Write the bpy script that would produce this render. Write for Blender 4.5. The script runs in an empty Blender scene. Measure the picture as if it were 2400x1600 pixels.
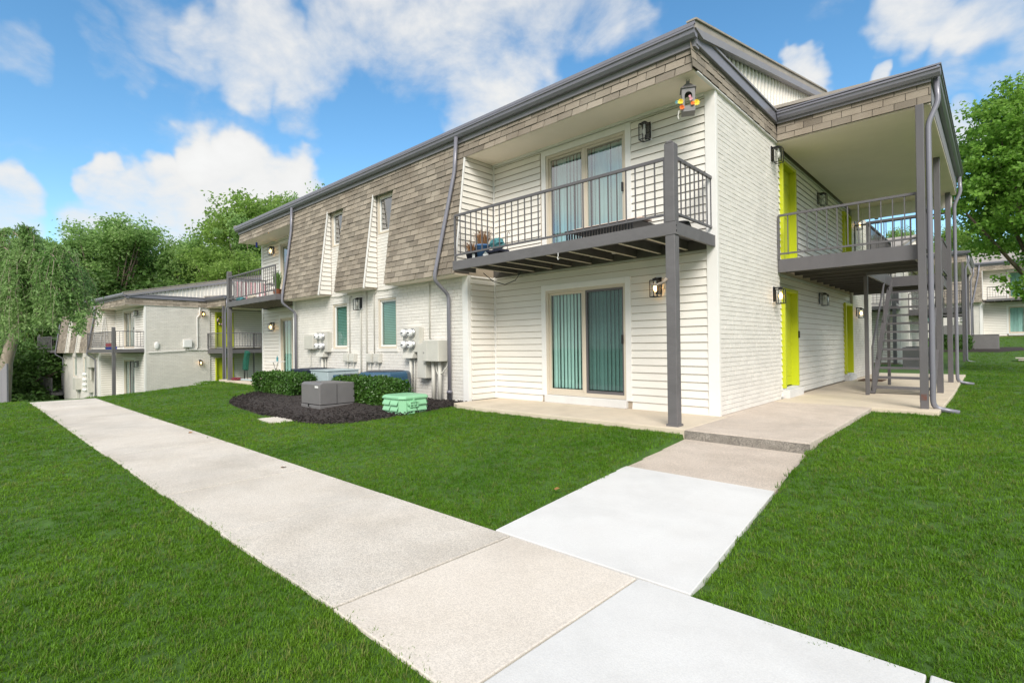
import bpy, math, random
import numpy as np
from mathutils import Matrix, Vector
random.seed(7); rng = np.random.default_rng(7)
S = bpy.context.scene; COL = S.collection
R = math.radians
# ------------------------------------------------------------------ camera
YAW, PITCH, ROLL, FPX = -0.751380, 0.0066406, -0.0123557, 1217.16
CAM = Vector((3.157, -8.035, 1.136))
fw = Vector((math.sin(YAW)*math.cos(PITCH), math.cos(YAW)*math.cos(PITCH), math.sin(PITCH)))
rt = Vector((math.cos(YAW), -math.sin(YAW), 0)); up = rt.cross(fw)
c_, s_ = math.cos(ROLL), math.sin(ROLL)
rt, up = c_*rt+s_*up, -s_*rt+c_*up
cam = bpy.data.cameras.new('camera'); camo = bpy.data.objects.new('camera', cam); COL.objects.link(camo)
camo.matrix_world = Matrix(((rt.x, up.x, -fw.x, CAM.x), (rt.y, up.y, -fw.y, CAM.y), (rt.z, up.z, -fw.z, CAM.z), (0, 0, 0, 1)))
cam.sensor_width = 36; cam.lens = FPX/2400*36; cam.clip_end = 3000; cam.clip_start = .05
S.camera = camo
def ray(px, py): return (fw+rt*((px-1200)/FPX)-up*((py-800)/FPX))
def at(px, py, depth): return CAM+ray(px, py)*depth
# ------------------------------------------------------------------ world and sun
SUN = Vector((0.50, -0.60, 0.62)).normalized()
S.view_settings.view_transform = 'Standard'; S.view_settings.look = 'None'
S.view_settings.gamma = 1; S.view_settings.use_curve_mapping = False
S.view_settings.exposure = 1.62
W = bpy.data.worlds.new('World'); S.world = W; W.use_nodes = True
def world():
    nt = W.node_tree; N = nt.nodes; L = nt.links; N.clear()
    out = N.new('ShaderNodeOutputWorld'); bg = N.new('ShaderNodeBackground'); L.new(bg.outputs[0], out.inputs[0])
    bg.inputs[1].default_value = 0.083
    sky = N.new('ShaderNodeTexSky'); sky.sky_type = 'NISHITA'; sky.sun_disc = False
    sky.sun_elevation = math.asin(SUN.z); sky.sun_rotation = math.atan2(SUN.x, SUN.y)
    sky.air_density = 1.0; sky.dust_density = .35; sky.ozone_density = 1.0
    hs = N.new('ShaderNodeHueSaturation'); hs.inputs['Saturation'].default_value = 1.26; hs.inputs['Value'].default_value = .82; hs.inputs['Hue'].default_value = .492
    L.new(sky.outputs[0], hs.inputs['Color'])
    tc = N.new('ShaderNodeTexCoord'); nrm = N.new('ShaderNodeVectorMath'); nrm.operation = 'NORMALIZE'
    L.new(tc.outputs['Generated'], nrm.inputs[0]); D = nrm.outputs[0]
    def math_(op, a, b=None, c=None):
        n = N.new('ShaderNodeMath'); n.operation = op
        for i, v in enumerate((a, b, c)):
            if v is None: continue
            if isinstance(v, (int, float)): n.inputs[i].default_value = v
            else: L.new(v, n.inputs[i])
        return n.outputs[0]
    def noise(scale, det, rough, dist, off):
        m = N.new('ShaderNodeMapping'); m.inputs['Scale'].default_value = (scale, scale, scale*1.5); m.inputs['Location'].default_value = off
        L.new(D, m.inputs[0]); n = N.new('ShaderNodeTexNoise'); n.inputs['Scale'].default_value = 1
        n.inputs['Detail'].default_value = det; n.inputs['Roughness'].default_value = rough; n.inputs['Distortion'].default_value = dist
        L.new(m.outputs[0], n.inputs['Vector']); return n.outputs[0]
    # wind-blown cumulus: the masses seen in the photograph as directions in the sky, and heavier invented cloud out of view
    wn = N.new('ShaderNodeTexNoise'); wn.inputs['Scale'].default_value = 7; wn.inputs['Detail'].default_value = 4; L.new(D, wn.inputs['Vector'])
    w1 = N.new('ShaderNodeVectorMath'); w1.operation = 'SUBTRACT'; L.new(wn.outputs['Color'], w1.inputs[0]); w1.inputs[1].default_value = (.5, .5, .5)
    w2 = N.new('ShaderNodeVectorMath'); w2.operation = 'MULTIPLY_ADD'; L.new(w1.outputs[0], w2.inputs[0]); w2.inputs[1].default_value = (.22, .22, .22); L.new(D, w2.inputs[2])
    w3 = N.new('ShaderNodeVectorMath'); w3.operation = 'NORMALIZE'; L.new(w2.outputs[0], w3.inputs[0]); DW = w3.outputs[0]
    blobs = [(560,90,110,.72),(640,40,120,.78),(740,120,130,.72),(860,60,150,.80),(960,150,130,.74),(1060,60,160,.84),(1130,190,130,.88),(1240,70,150,.80),(1380,50,140,.74),(1110,280,80,.80),(930,230,90,.55),(700,200,80,.50),(1480,30,90,.6),
             (420,490,95,1),(510,390,100,1.05),(610,390,95,1.05),(680,430,65,.95),(330,480,80,.95),(250,415,38,.92),(560,500,130,1),(300,560,110,.95),(390,410,50,.9),
             (10,440,55,1),(45,500,80,1),(0,580,110,1),(200,40,90,.44),(270,125,75,.5),(385,40,90,.5),(15,140,80,.55),(340,150,60,.46),(90,10,80,.4),(440,90,60,.42),
             (2180,40,100,.85),(2290,80,95,.82),(2090,0,90,.78),(2400,60,130,.8),(1865,140,45,.95),(1905,190,38,.85),(2005,137,32,.85),(2230,330,60,.75),(2280,190,80,.5)]
    cov = None
    for px, py, r, w in blobs:
        d = ray(px, py); dl = d.length; d = d/dl
        ang = r/FPX/dl
        vm = N.new('ShaderNodeVectorMath'); vm.operation = 'DOT_PRODUCT'; L.new(DW, vm.inputs[0]); vm.inputs[1].default_value = d
        mr = N.new('ShaderNodeMapRange'); mr.interpolation_type = 'SMOOTHERSTEP'
        mr.inputs[1].default_value = math.cos(ang*1.35); mr.inputs[2].default_value = math.cos(ang*.25)
        mr.inputs[3].default_value = 0; mr.inputs[4].default_value = w
        L.new(vm.outputs['Value'], mr.inputs[0])
        cov = mr.outputs[0] if cov is None else math_('SMOOTH_MAX', cov, mr.outputs[0], .12)
    # unseen cover outside the view cone: low noise, kept heavy to neutralise blue fill
    n0 = noise(2.1, 3, .5, .2, (3.1, .4, 1.7))
    far = N.new('ShaderNodeVectorMath'); far.operation = 'DOT_PRODUCT'; L.new(D, far.inputs[0]); far.inputs[1].default_value = fw
    fm = N.new('ShaderNodeMapRange'); fm.inputs[1].default_value = .72; fm.inputs[2].default_value = .45; L.new(far.outputs['Value'], fm.inputs[0])
    n0c = N.new('ShaderNodeMapRange'); n0c.inputs[1].default_value = .28; n0c.inputs[2].default_value = .46; n0c.inputs[4].default_value = 1; L.new(n0, n0c.inputs[0])
    cov = math_('MAXIMUM', cov, math_('MULTIPLY', n0c.outputs[0], fm.outputs[0]))
    n1 = noise(4.2, 9, .58, .35, (.3, 2.2, .9)); n2 = noise(13, 6, .6, .2, (5, 1, 2))
    nn = math_('ADD', math_('MULTIPLY', math_('SUBTRACT', n1, .5), 1.9), math_('MULTIPLY', math_('SUBTRACT', n2, .5), .7))
    val = math_('ADD', cov, nn)
    mk = N.new('ShaderNodeMapRange'); mk.interpolation_type = 'SMOOTHSTEP'; mk.inputs[1].default_value = .24; mk.inputs[2].default_value = 1.15
    L.new(val, mk.inputs[0])
    shade = N.new('ShaderNodeMapRange'); shade.inputs[1].default_value = .5; shade.inputs[2].default_value = 1.5; shade.inputs[3].default_value = 3.1; shade.inputs[4].default_value = 3.7
    L.new(val, shade.inputs[0])
    cc = N.new('ShaderNodeCombineColor'); 
    for i, k in enumerate((.995, 1.0, .995)): L.new(math_('MULTIPLY', shade.outputs[0], k), cc.inputs[i])
    mx = N.new('ShaderNodeMix'); mx.data_type = 'RGBA'
    L.new(mk.outputs[0], mx.inputs[0]); L.new(hs.outputs[0], mx.inputs[6]); L.new(cc.outputs[0], mx.inputs[7])
    L.new(mx.outputs[2], bg.inputs[0])
world()
sl = bpy.data.lights.new('sun', 'SUN'); sl.energy = 1.3; sl.angle = R(28); sl.color = (1, .95, .87)
so = bpy.data.objects.new('sun', sl); COL.objects.link(so); so.rotation_euler = SUN.to_track_quat('Z', 'Y').to_euler()
so.location = (0, 0, 40)
S.render.engine = 'CYCLES'
# ------------------------------------------------------------------ materials
MATS = {}
def mat(name, col, rough=.6, var=0, nscale=6, bump=0, bscale=40, metal=0, col2=None, spec=.5, coat=0, island=0, detail=5, trans=0, stretch=None, emis=None, speck=None, stain=None):
    """procedural surface: base colour, low noise variation, fine relief, per-piece tone"""
    m = bpy.data.materials.new(name); m.use_nodes = True; nt = m.node_tree; N = nt.nodes; L = nt.links
    b = N['Principled BSDF']; b.inputs['Roughness'].default_value = rough; b.inputs['Metallic'].default_value = metal
    b.inputs['Specular IOR Level'].default_value = spec; b.inputs['Base Color'].default_value = (*col, 1)
    if coat: b.inputs['Coat Weight'].default_value = coat
    if emis: b.inputs['Emission Color'].default_value = (*emis[0], 1); b.inputs['Emission Strength'].default_value = emis[1]
    geo = N.new('ShaderNodeNewGeometry'); pos = geo.outputs['Position']
    if stretch:
        mp = N.new('ShaderNodeMapping'); mp.inputs['Scale'].default_value = stretch; L.new(pos, mp.inputs[0]); pos = mp.outputs[0]
    cur = None
    def noise(sc, det):
        n = N.new('ShaderNodeTexNoise'); n.inputs['Scale'].default_value = sc; n.inputs['Detail'].default_value = det
        n.inputs['Roughness'].default_value = .62; L.new(pos, n.inputs['Vector']); return n.outputs[0]
    def mul(c, f):
        mx = N.new('ShaderNodeMix'); mx.data_type = 'RGBA'; mx.blend_type = 'MULTIPLY'; mx.inputs[0].default_value = 1
        if c is None: mx.inputs[6].default_value = (*col, 1)
        else: L.new(c, mx.inputs[6])
        L.new(f, mx.inputs[7]); return mx.outputs[2]
    if var or col2:
        n = noise(nscale, detail)
        mr = N.new('ShaderNodeMapRange'); mr.inputs[1].default_value = .3; mr.inputs[2].default_value = .7
        L.new(n, mr.inputs[0])
        mx = N.new('ShaderNodeMix'); mx.data_type = 'RGBA'
        a = col if col2 else [x*(1-var) for x in col]; bb = col2 if col2 else [min(1, x*(1+var)) for x in col]
        mx.inputs[6].default_value = (*a, 1); mx.inputs[7].default_value = (*bb, 1); L.new(mr.outputs[0], mx.inputs[0]); cur = mx.outputs[2]
    for lo, hi, sc, det, a, b_ in ([(*speck, 2, .38, .62)] if speck else [])+([(*stain, 5, .45, .7)] if stain else []):
        n = noise(sc, det); mr = N.new('ShaderNodeMapRange'); mr.inputs[1].default_value = a; mr.inputs[2].default_value = b_; mr.inputs[3].default_value = lo; mr.inputs[4].default_value = hi; L.new(n, mr.inputs[0])
        cb = N.new('ShaderNodeCombineColor')
        for i in range(3): L.new(mr.outputs[0], cb.inputs[i])
        cur = mul(cur, cb.outputs[0])
    if island:
        oi = N.new('ShaderNodeObjectInfo'); ad = N.new('ShaderNodeMath'); ad.operation = 'ADD'
        L.new(geo.outputs['Random Per Island'], ad.inputs[0]); L.new(oi.outputs['Random'], ad.inputs[1])
        fr = N.new('ShaderNodeMath'); fr.operation = 'FRACT'; L.new(ad.outputs[0], fr.inputs[0])
        mr = N.new('ShaderNodeMapRange'); mr.inputs[3].default_value = 1-island; mr.inputs[4].default_value = 1+island; L.new(fr.outputs[0], mr.inputs[0])
        cb = N.new('ShaderNodeCombineColor')
        for i in range(3): L.new(mr.outputs[0], cb.inputs[i])
        cur = mul(cur, cb.outputs[0])
    if cur: L.new(cur, b.inputs['Base Color'])
    if bump:
        n = noise(bscale, 4); bp = N.new('ShaderNodeBump'); bp.inputs['Strength'].default_value = bump; bp.inputs['Distance'].default_value = .01
        L.new(n, bp.inputs['Height']); L.new(bp.outputs[0], b.inputs['Normal'])
    if trans:
        tr = N.new('ShaderNodeBsdfTranslucent'); ms = N.new('ShaderNodeMixShader'); ms.inputs[0].default_value = trans
        if cur: L.new(cur, tr.inputs[0])
        else: tr.inputs[0].default_value = (*col, 1)
        L.new(b.outputs[0], ms.inputs[1]); L.new(tr.outputs[0], ms.inputs[2]); L.new(ms.outputs[0], N['Material Output'].inputs[0])
    MATS[name] = m; return m
def glass(name, tint, rough=.02, ior=1.75, opaque=0):
    m = bpy.data.materials.new(name); m.use_nodes = True; nt = m.node_tree; N = nt.nodes; L = nt.links; N.remove(N['Principled BSDF'])
    t = N.new('ShaderNodeBsdfTransparent'); t.inputs[0].default_value = (*tint, 1)
    g = N.new('ShaderNodeBsdfGlossy'); g.inputs['Roughness'].default_value = rough
    f = N.new('ShaderNodeLayerWeight'); f.inputs[0].default_value = .5
    pw = N.new('ShaderNodeMath'); pw.operation = 'POWER'; L.new(f.outputs['Facing'], pw.inputs[0]); pw.inputs[1].default_value = 3.2
    ma = N.new('ShaderNodeMath'); ma.operation = 'MULTIPLY_ADD'; L.new(pw.outputs[0], ma.inputs[0]); f0 = ((ior-1)/(ior+1))**2; ma.inputs[1].default_value = .9-f0; ma.inputs[2].default_value = f0
    ms = N.new('ShaderNodeMixShader'); L.new(ma.outputs[0], ms.inputs[0]); L.new(t.outputs[0], ms.inputs[1]); L.new(g.outputs[0], ms.inputs[2])
    last = ms.outputs[0]
    if opaque:
        d = N.new('ShaderNodeBsdfDiffuse'); d.inputs[0].default_value = (.07, .075, .08, 1)
        m2 = N.new('ShaderNodeMixShader'); m2.inputs[0].default_value = opaque; L.new(last, m2.inputs[1]); L.new(d.outputs[0], m2.inputs[2]); last = m2.outputs[0]
    L.new(last, N['Material Output'].inputs[0]); MATS[name] = m; return m
mat('siding', (.80, .765, .705), .45, stain=(1.0, .95, .9), var=.03, nscale=1.5, bump=.12, bscale=60, stretch=(1, 1, 6))
mat('trim', (.80, .785, .76), .45, var=.03, nscale=3, bump=.06, bscale=50)
mat('brick', (.76, .73, .68), .65, var=.05, nscale=2.2, bump=.5, bscale=70, island=.035, stain=(1.0, .93, .8))
mat('lap_shadow', (.40, .33, .255), .9)  # backing seen between siding laps; its dark tan stands in for shadow lines
mat('mortar', (.67, .635, .585), .85, var=.1, nscale=8, bump=.4, bscale=120)
mat('soffit', (.93, .815, .695), .6, var=.04, nscale=1.2)
mat('shingle', (.235, .195, .152), .9, col2=(.335, .29, .235), nscale=1.1, bump=.7, bscale=260, island=.27)
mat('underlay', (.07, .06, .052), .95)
mat('concrete_dark', (.20, .18, .155), .9, col2=(.34, .31, .27), nscale=9, bump=.8, bscale=150, speck=(.6, 1.3, 90))
mat('peach', (.72, .55, .46), .8)
mat('roofing', (.36, .325, .29), .9, var=.12, nscale=2, bump=.5, bscale=150)
mat('grey_paint', (.118, .112, .118), .42, var=.08, nscale=4, bump=.12, bscale=90, stretch=(1, 1, .4))
mat('grey_wood', (.135, .128, .132), .55, var=.12, nscale=5, bump=.25, bscale=60, stretch=(.5, 1, 1))
mat('gutter', (.225, .222, .26), .32, var=.05, nscale=2, metal=.2)
mat('fascia', (.25, .24, .26), .45, var=.05, nscale=3)
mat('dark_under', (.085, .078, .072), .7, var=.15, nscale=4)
mat('lime', (.51, .56, .016), .42, var=.03, nscale=2, bump=.05, bscale=40)
mat('black_metal', (.012, .012, .014), .38, metal=.3)
mat('vinyl_tan', (.60, .53, .43), .45, var=.03, nscale=5)
mat('blind', (.58, .78, .74), .5, var=.05, nscale=4, trans=.15)
mat('blind_dark', (.20, .37, .33), .5, var=.06, nscale=4)
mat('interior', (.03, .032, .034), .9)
mat('concrete_old', (.65, .585, .505), .88, col2=(.75, .695, .625), nscale=1.6, bump=.7, bscale=150, detail=8, speck=(.78, 1.10, 110), stain=(1.0, .80, .7))
mat('concrete_new', (.66, .65, .635), .8, col2=(.70, .695, .685), nscale=2.5, bump=.2, bscale=120, detail=8, speck=(.95, 1.03, 140), stain=(1.0, .90, 1.3))
mat('concrete_tan', (.62, .525, .405), .85, col2=(.69, .60, .475), nscale=1.2, bump=.25, bscale=120, detail=8, speck=(.92, 1.05, 110), stain=(1.0, .86, 1.3))
mat('concrete_tan2', (.66, .59, .51), .85, col2=(.74, .675, .60), nscale=1.3, bump=.4, bscale=150, detail=8, speck=(.86, 1.08, 120), stain=(1.0, .88, 1.1))
mat('concrete_agg', (.58, .49, .41), .9, col2=(.70, .605, .52), nscale=2.2, bump=.9, bscale=150, detail=5, speck=(.76, 1.14, 95), stain=(1.0, .85, 1.2))
mat('soil', (.05, .115, .012), .95, var=.3, nscale=6, bump=.5, bscale=60)
mat('mulch', (.026, .020, .018), .95, var=.5, nscale=25, bump=.8, bscale=60, island=.5)
mat('utility', (.56, .545, .49), .5, var=.05, nscale=4, bump=.05, bscale=40)
mat('cabinet_grey', (.17, .163, .165), .5, var=.08, nscale=4, bump=.12, bscale=120)
mat('green_plastic', (.27, .56, .33), .45, var=.04, nscale=3)
mat('ac_blue', (.028, .085, .15), .4, var=.06, nscale=4)
mat('ac_navy', (.016, .024, .05), .4, var=.06, nscale=4)
mat('ac_pale', (.40, .48, .50), .45, var=.05, nscale=4)
mat('white_plastic', (.78, .78, .77), .4)
mat('metal_pale', (.5, .5, .5), .35, metal=.7)
mat('bark', (.13, .10, .075), .9, var=.3, nscale=9, bump=.8, bscale=30, stretch=(1, 1, .3))
mat('bark_pale', (.30, .25, .20), .9, var=.25, nscale=9, bump=.7, bscale=30, stretch=(1, 1, .3))
mat('terracotta', (.26, .09, .04), .8, var=.1); mat('bucket_blue', (.075, .19, .42), .4); mat('teal', (.07, .24, .27), .6, var=.3, nscale=20)
mat('pot_navy', (.02, .022, .045), .5); mat('dry_grass', (.38, .20, .10), .9, island=.4)
mat('red', (.5, .02, .03), .6); mat('blue', (.02, .04, .42), .5); mat('yellow', (.85, .60, .02), .5); mat('orange', (.8, .16, .02), .5); mat('pink', (.7, .35, .4), .6)
mat('dark_green_cloth', (.006, .09, .06), .8, var=.3, nscale=12); mat('maroon', (.16, .02, .03), .9, var=.4, nscale=15)
mat('mat_brown', (.10, .05, .03), .95, var=.4, nscale=50); mat('turquoise', (.12, .55, .60), .6); mat('black_plastic', (.01, .01, .012), .4); mat('leaf_dead', (.28, .15, .05), .9, island=.4)
mat('rust', (.16, .06, .04), .9, col2=(.11, .09, .09), nscale=30)
mat('striped', (.8, .76, .76), .8); mat('screen_cloth', (.12, .12, .13), .8)
mat('bulb_lit', (1, .6, .2), .4, emis=((1, .55, .16), 4)); mat('bulb_off', (.75, .72, .66), .3)
glass('pane', (.82, .93, .91), .02, 1.7); glass('pane_sky', (.76, .90, .90), .02, 4.2); glass('lantern_glass', (.93, .95, .95), .02, 1.5); glass('screen_pane', (.62, .72, .72), .05, 1.5, .22)
def foliage(name, a, b, c, tr=.35, rough=.45):
    m = mat(name, a, rough, col2=b, nscale=.55, island=.3, trans=tr, spec=.35, detail=3); return m
foliage('leaf_far', (.18, .32, .055), (.35, .50, .13), 0, .62); foliage('leaf_far_light', (.22, .38, .11), (.38, .55, .20), 0, .62)
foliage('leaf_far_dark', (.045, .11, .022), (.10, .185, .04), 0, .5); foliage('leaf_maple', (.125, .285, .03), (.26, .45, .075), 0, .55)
foliage('leaf_willow', (.17, .32, .085), (.34, .49, .19), 0, .55); foliage('leaf_hedge', (.025, .085, .010), (.075, .16, .025), 0, .15, .3)
foliage('grass', (.076, .205, .006), (.170, .315, .020), 0, .45, .5); foliage('grass_dry', (.12, .19, .03), (.22, .26, .06), 0, .4)
M_ = MATS
# ------------------------------------------------------------------ mesh helpers
class MB:
    def __init__(s): s.v = []; s.f = []
    def add(s, vs, fs):
        n = len(s.v); s.v += [tuple(v) for v in vs]; s.f += [tuple(i+n for i in f) for f in fs]; return s
    def box(s, x0, x1, y0, y1, z0, z1):
        x0, x1 = min(x0, x1), max(x0, x1); y0, y1 = min(y0, y1), max(y0, y1); z0, z1 = min(z0, z1), max(z0, z1)
        return s.add([(x0,y0,z0),(x1,y0,z0),(x1,y1,z0),(x0,y1,z0),(x0,y0,z1),(x1,y0,z1),(x1,y1,z1),(x0,y1,z1)],
                     [(0,3,2,1),(4,5,6,7),(0,1,5,4),(1,2,6,5),(2,3,7,6),(3,0,4,7)])
    def prism(s, prof, axis, a0, a1):
        """profile of 2D points swept along an axis: 'x' takes (y,z), 'y' takes (x,z), 'z' takes (x,y)"""
        def P(p, a): return {'x': (a, p[0], p[1]), 'y': (p[0], a, p[1]), 'z': (p[0], p[1], a)}[axis]
        n = len(prof); vs = [P(p, a0) for p in prof]+[P(p, a1) for p in prof]
        fs = [tuple(range(n)), tuple(range(2*n-1, n-1, -1))]+[(i, i+n, (i+1) % n+n, (i+1) % n) for i in range(n)]
        return s.add(vs, fs)
    def tube(s, pts, r, n=8, r1=None, cap=True, flat=None):
        pts = [Vector(p) for p in pts]; m = len(pts); vs = []; prev = None
        for i, p in enumerate(pts):
            t = (pts[min(i+1, m-1)]-pts[max(i-1, 0)]).normalized()
            a = prev if prev is not None else (Vector((0, 0, 1)) if abs(t.z) < .9 else Vector((0, 1, 0)))
            b = t.cross(a).normalized(); a = b.cross(t).normalized(); prev = a
            rr = r if r1 is None else r+(r1-r)*i/max(1, m-1)
            for k in range(n):
                th = 2*math.pi*(k+.5)/n; q = 1 if n != 4 else 1.414
                vs.append(p+(a*math.cos(th)*(flat or 1)+b*math.sin(th))*rr*q)
        fs = [(i*n+k, i*n+(k+1) % n, (i+1)*n+(k+1) % n, (i+1)*n+k) for i in range(m-1) for k in range(n)]
        if cap: fs += [tuple(range(n-1, -1, -1)), tuple((m-1)*n+k for k in range(n))]
        return s.add(vs, fs)
    def lathe(s, prof, cx=0, cy=0, n=16):
        m = len(prof); vs = [(cx+r*math.cos(2*math.pi*k/n), cy+r*math.sin(2*math.pi*k/n), z) for r, z in prof for k in range(n)]
        fs = [(i*n+k, i*n+(k+1) % n, (i+1)*n+(k+1) % n, (i+1)*n+k) for i in range(m-1) for k in range(n)]
        fs += [tuple(range(n-1, -1, -1)), tuple((m-1)*n+k for k in range(n))]
        return s.add(vs, fs)
    def blob(s, c, r, seg=10, rings=6, jit=0):
        vs = [(c[0], c[1], c[2]-r[2])]; 
        for i in range(1, rings):
            ph = math.pi*i/rings
            for k in range(seg):
                th = 2*math.pi*k/seg; j = 1+random.uniform(-jit, jit)
                vs.append((c[0]+r[0]*math.sin(ph)*math.cos(th)*j, c[1]+r[1]*math.sin(ph)*math.sin(th)*j, c[2]-r[2]*math.cos(ph)*j))
        vs.append((c[0], c[1], c[2]+r[2])); fs = [(0, 1+(k+1) % seg, 1+k) for k in range(seg)]
        for i in range(rings-2):
            for k in range(seg): fs.append((1+i*seg+k, 1+i*seg+(k+1) % seg, 1+(i+1)*seg+(k+1) % seg, 1+(i+1)*seg+k))
        e = len(vs)-1; o = 1+(rings-2)*seg
        fs += [(o+k, o+(k+1) % seg, e) for k in range(seg)]
        return s.add(vs, fs)
    def build(s, name, m, parent=None, smooth=False, bevel=0):
        me = bpy.data.meshes.new(name); me.from_pydata(s.v, [], s.f); me.materials.append(M_[m]); me.update()
        if smooth: me.polygons.foreach_set('use_smooth', [True]*len(me.polygons))
        o = bpy.data.objects.new(name, me); COL.objects.link(o); o.parent = parent
        if bevel:
            b = o.modifiers.new('bevel', 'BEVEL'); b.width = bevel; b.segments = 2; b.limit_method = 'ANGLE'
        return o
def npmesh(name, V, F, m, parent=None):
    """V (n,3) array, F (k,3|4) index array"""
    me = bpy.data.meshes.new(name); V = np.asarray(V, np.float32); F = np.asarray(F, np.int32); k = F.shape[1]
    me.vertices.add(len(V)); me.vertices.foreach_set('co', V.ravel()); me.loops.add(F.size); me.loops.foreach_set('vertex_index', F.ravel())
    me.polygons.add(len(F)); me.polygons.foreach_set('loop_start', np.arange(0, F.size, k, dtype=np.int32))
    me.polygons.foreach_set('use_smooth', np.zeros(len(F), bool)); me.update(calc_edges=True); me.validate(); me.materials.append(M_[m])
    o = bpy.data.objects.new(name, me); COL.objects.link(o); o.parent = parent; return o
def empty(name, loc=(0, 0, 0), rz=0):
    o = bpy.data.objects.new(name, None); COL.objects.link(o); o.location = loc; o.rotation_euler = (0, 0, rz); o.empty_display_size = .1; return o
def tag(o, label=None, cat=None, group=None, kind=None):
    if label: o['label'] = label
    if cat: o['category'] = cat
    if group: o['group'] = group
    if kind: o['kind'] = kind
    return o
def copy_tree(o, parent=None):
    c = o.copy(); COL.objects.link(c); c.parent = parent
    for ch in o.children: copy_tree(ch, c)
    return c
def sheet(x0, x1, y, z0, z1): return MB().add([(x0, y, z0), (x1, y, z0), (x1, y, z1), (x0, y, z1)], [(0, 1, 2, 3)])
# unit pieces: a lap or shingle (wedge, thick at its lower edge) and a brick
LAP = (np.array([(0,-1,0),(1,-1,0),(1,-.22,1),(0,-.22,1),(0,0,.10),(1,0,.10),(1,0,1),(0,0,1)], float),
       [(0,1,2,3),(0,4,5,1),(1,5,6,2),(0,3,7,4),(3,2,6,7)])
BRK = (np.array([(0,-1,0),(1,-1,0),(1,-1,1),(0,-1,1),(0,0,0),(1,0,0),(1,0,1),(0,0,1)], float),
       [(0,1,2,3),(0,4,5,1),(1,5,6,2),(0,3,7,4),(3,2,6,7)])
UNITS = {}
def unit_mesh(key, unit, m):
    if key not in UNITS:
        me = bpy.data.meshes.new(key); me.from_pydata([tuple(v) for v in unit[0]], [], unit[1]); me.materials.append(M_[m]); UNITS[key] = me
    return UNITS[key]
def frame(o, u, inn, v, su, si, sv):
    u, inn, v = Vector(u)*su, Vector(inn)*si, Vector(v)*sv
    return Matrix(((u.x, inn.x, v.x, o[0]), (u.y, inn.y, v.y, o[1]), (u.z, inn.z, v.z, o[2]), (0, 0, 0, 1)))
def pieces(parent, root, name, unit, m, mats, limit, stuffname):
    """the pieces nearest the camera as objects of their own, the rest joined as one part"""
    if limit and len(mats) > limit:
        rl = root.location; mats = sorted(mats, key=lambda M: (Vector((M[0][3], M[1][3], M[2][3]))+rl-CAM).length)
    me = unit_mesh(name+'_'+m, unit, m) if limit else None
    for M in mats[:limit]:
        o = bpy.data.objects.new(name, me); COL.objects.link(o); o.parent = parent; o.matrix_basis = M
    rest = mats[limit:]
    if rest:
        V = np.concatenate([unit[0]@np.array(M)[:3, :3].T+np.array(M)[:3, 3] for M in rest])
        n = len(unit[0]); base = np.array(unit[1]); F = (np.arange(len(rest))[:, None, None]*n+base[None]).reshape(-1, 4)
        tag(npmesh(stuffname, V, F, m, parent), kind='stuff')
# surface frames: u direction, inward normal
FRONT = ((1, 0, 0), (0, 1, 0)); SIDE = ((0, 1, 0), (-1, 0, 0)); BACKX = ((0, -1, 0), (1, 0, 0)); BACK = ((-1, 0, 0), (0, -1, 0))
def laps(parent, root, org, fr, z0, z1, segs, limit, h=.1275, t=None, name='siding_lap', m='siding'):
    t = t or (.026 if limit else .036); ms = []; z = z0
    while z < z1-.01:
        hh = min(h, z1-z)
        for a, b in segs(z+hh/2):
            if b-a < .02: continue
            o = Vector(org)+Vector(fr[0])*a+Vector((0, 0, z)); ms.append(frame(o, fr[0], fr[1], (0, 0, 1), b-a, t, hh-(.007 if limit else .02)))  # gap left open so the dark backing draws a shadow line
        z += h
    pieces(parent, root, name, LAP, m, ms, limit if limit else 0, 'siding_field')
def bricks(parent, root, org, fr, z0, z1, segs, limit, L=.205, h=.0745, t=.011):
    gp = .0045 if limit else .008; t = t if limit else .018; ms = []; z = z0; row = 0
    while z < z1-.02:
        hh = min(h, z1-z)
        for a, b in segs(z+hh/2):
            u = a-(L/2 if row % 2 else 0)
            while u < b-.01:
                p, q = max(u, a), min(u+L, b)
                if q-p > .025:
                    o = Vector(org)+Vector(fr[0])*(p+gp)+Vector((0, 0, z+gp)); dz = random.uniform(-.0012, .0012)
                    ms.append(frame(o, fr[0], fr[1], (0, 0, 1), q-p-2*gp, t*random.uniform(.75, 1.15), hh-2*gp+dz))
                u += L
        z += h; row += 1
    pieces(parent, root, 'brick', BRK, 'brick', ms, limit, 'brick_field')
def minus(a, b, holes):
    """interval [a,b] without the holes"""
    out = [(a, b)]
    for h0, h1 in holes:
        nx = []
        for p, q in out:
            if h1 <= p or h0 >= q: nx.append((p, q)); continue
            if h0 > p: nx.append((p, h0))
            if h1 < q: nx.append((h1, q))
        out = nx
    return out
def panel(mb, org, fr, z0, z1, segs, thick=.1, step=None):
    """wall backing cut into boxes at the given heights"""
    zs = sorted(set([z0, z1]+[z for z in (step or []) if z0 < z < z1]))
    u = Vector(fr[0]); inn = Vector(fr[1])
    for za, zb in zip(zs, zs[1:]):
        for a, b in segs((za+zb)/2):
            c = [Vector(org)+u*x+inn*y for x, y in ((a, 0), (b, 0), (b, thick), (a, thick))]
            mb.add([(p.x, p.y, za) for p in c]+[(p.x, p.y, zb) for p in c], [(0,3,2,1),(4,5,6,7),(0,1,5,4),(1,2,6,5),(2,3,7,6),(3,0,4,7)])
    return mb
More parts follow.
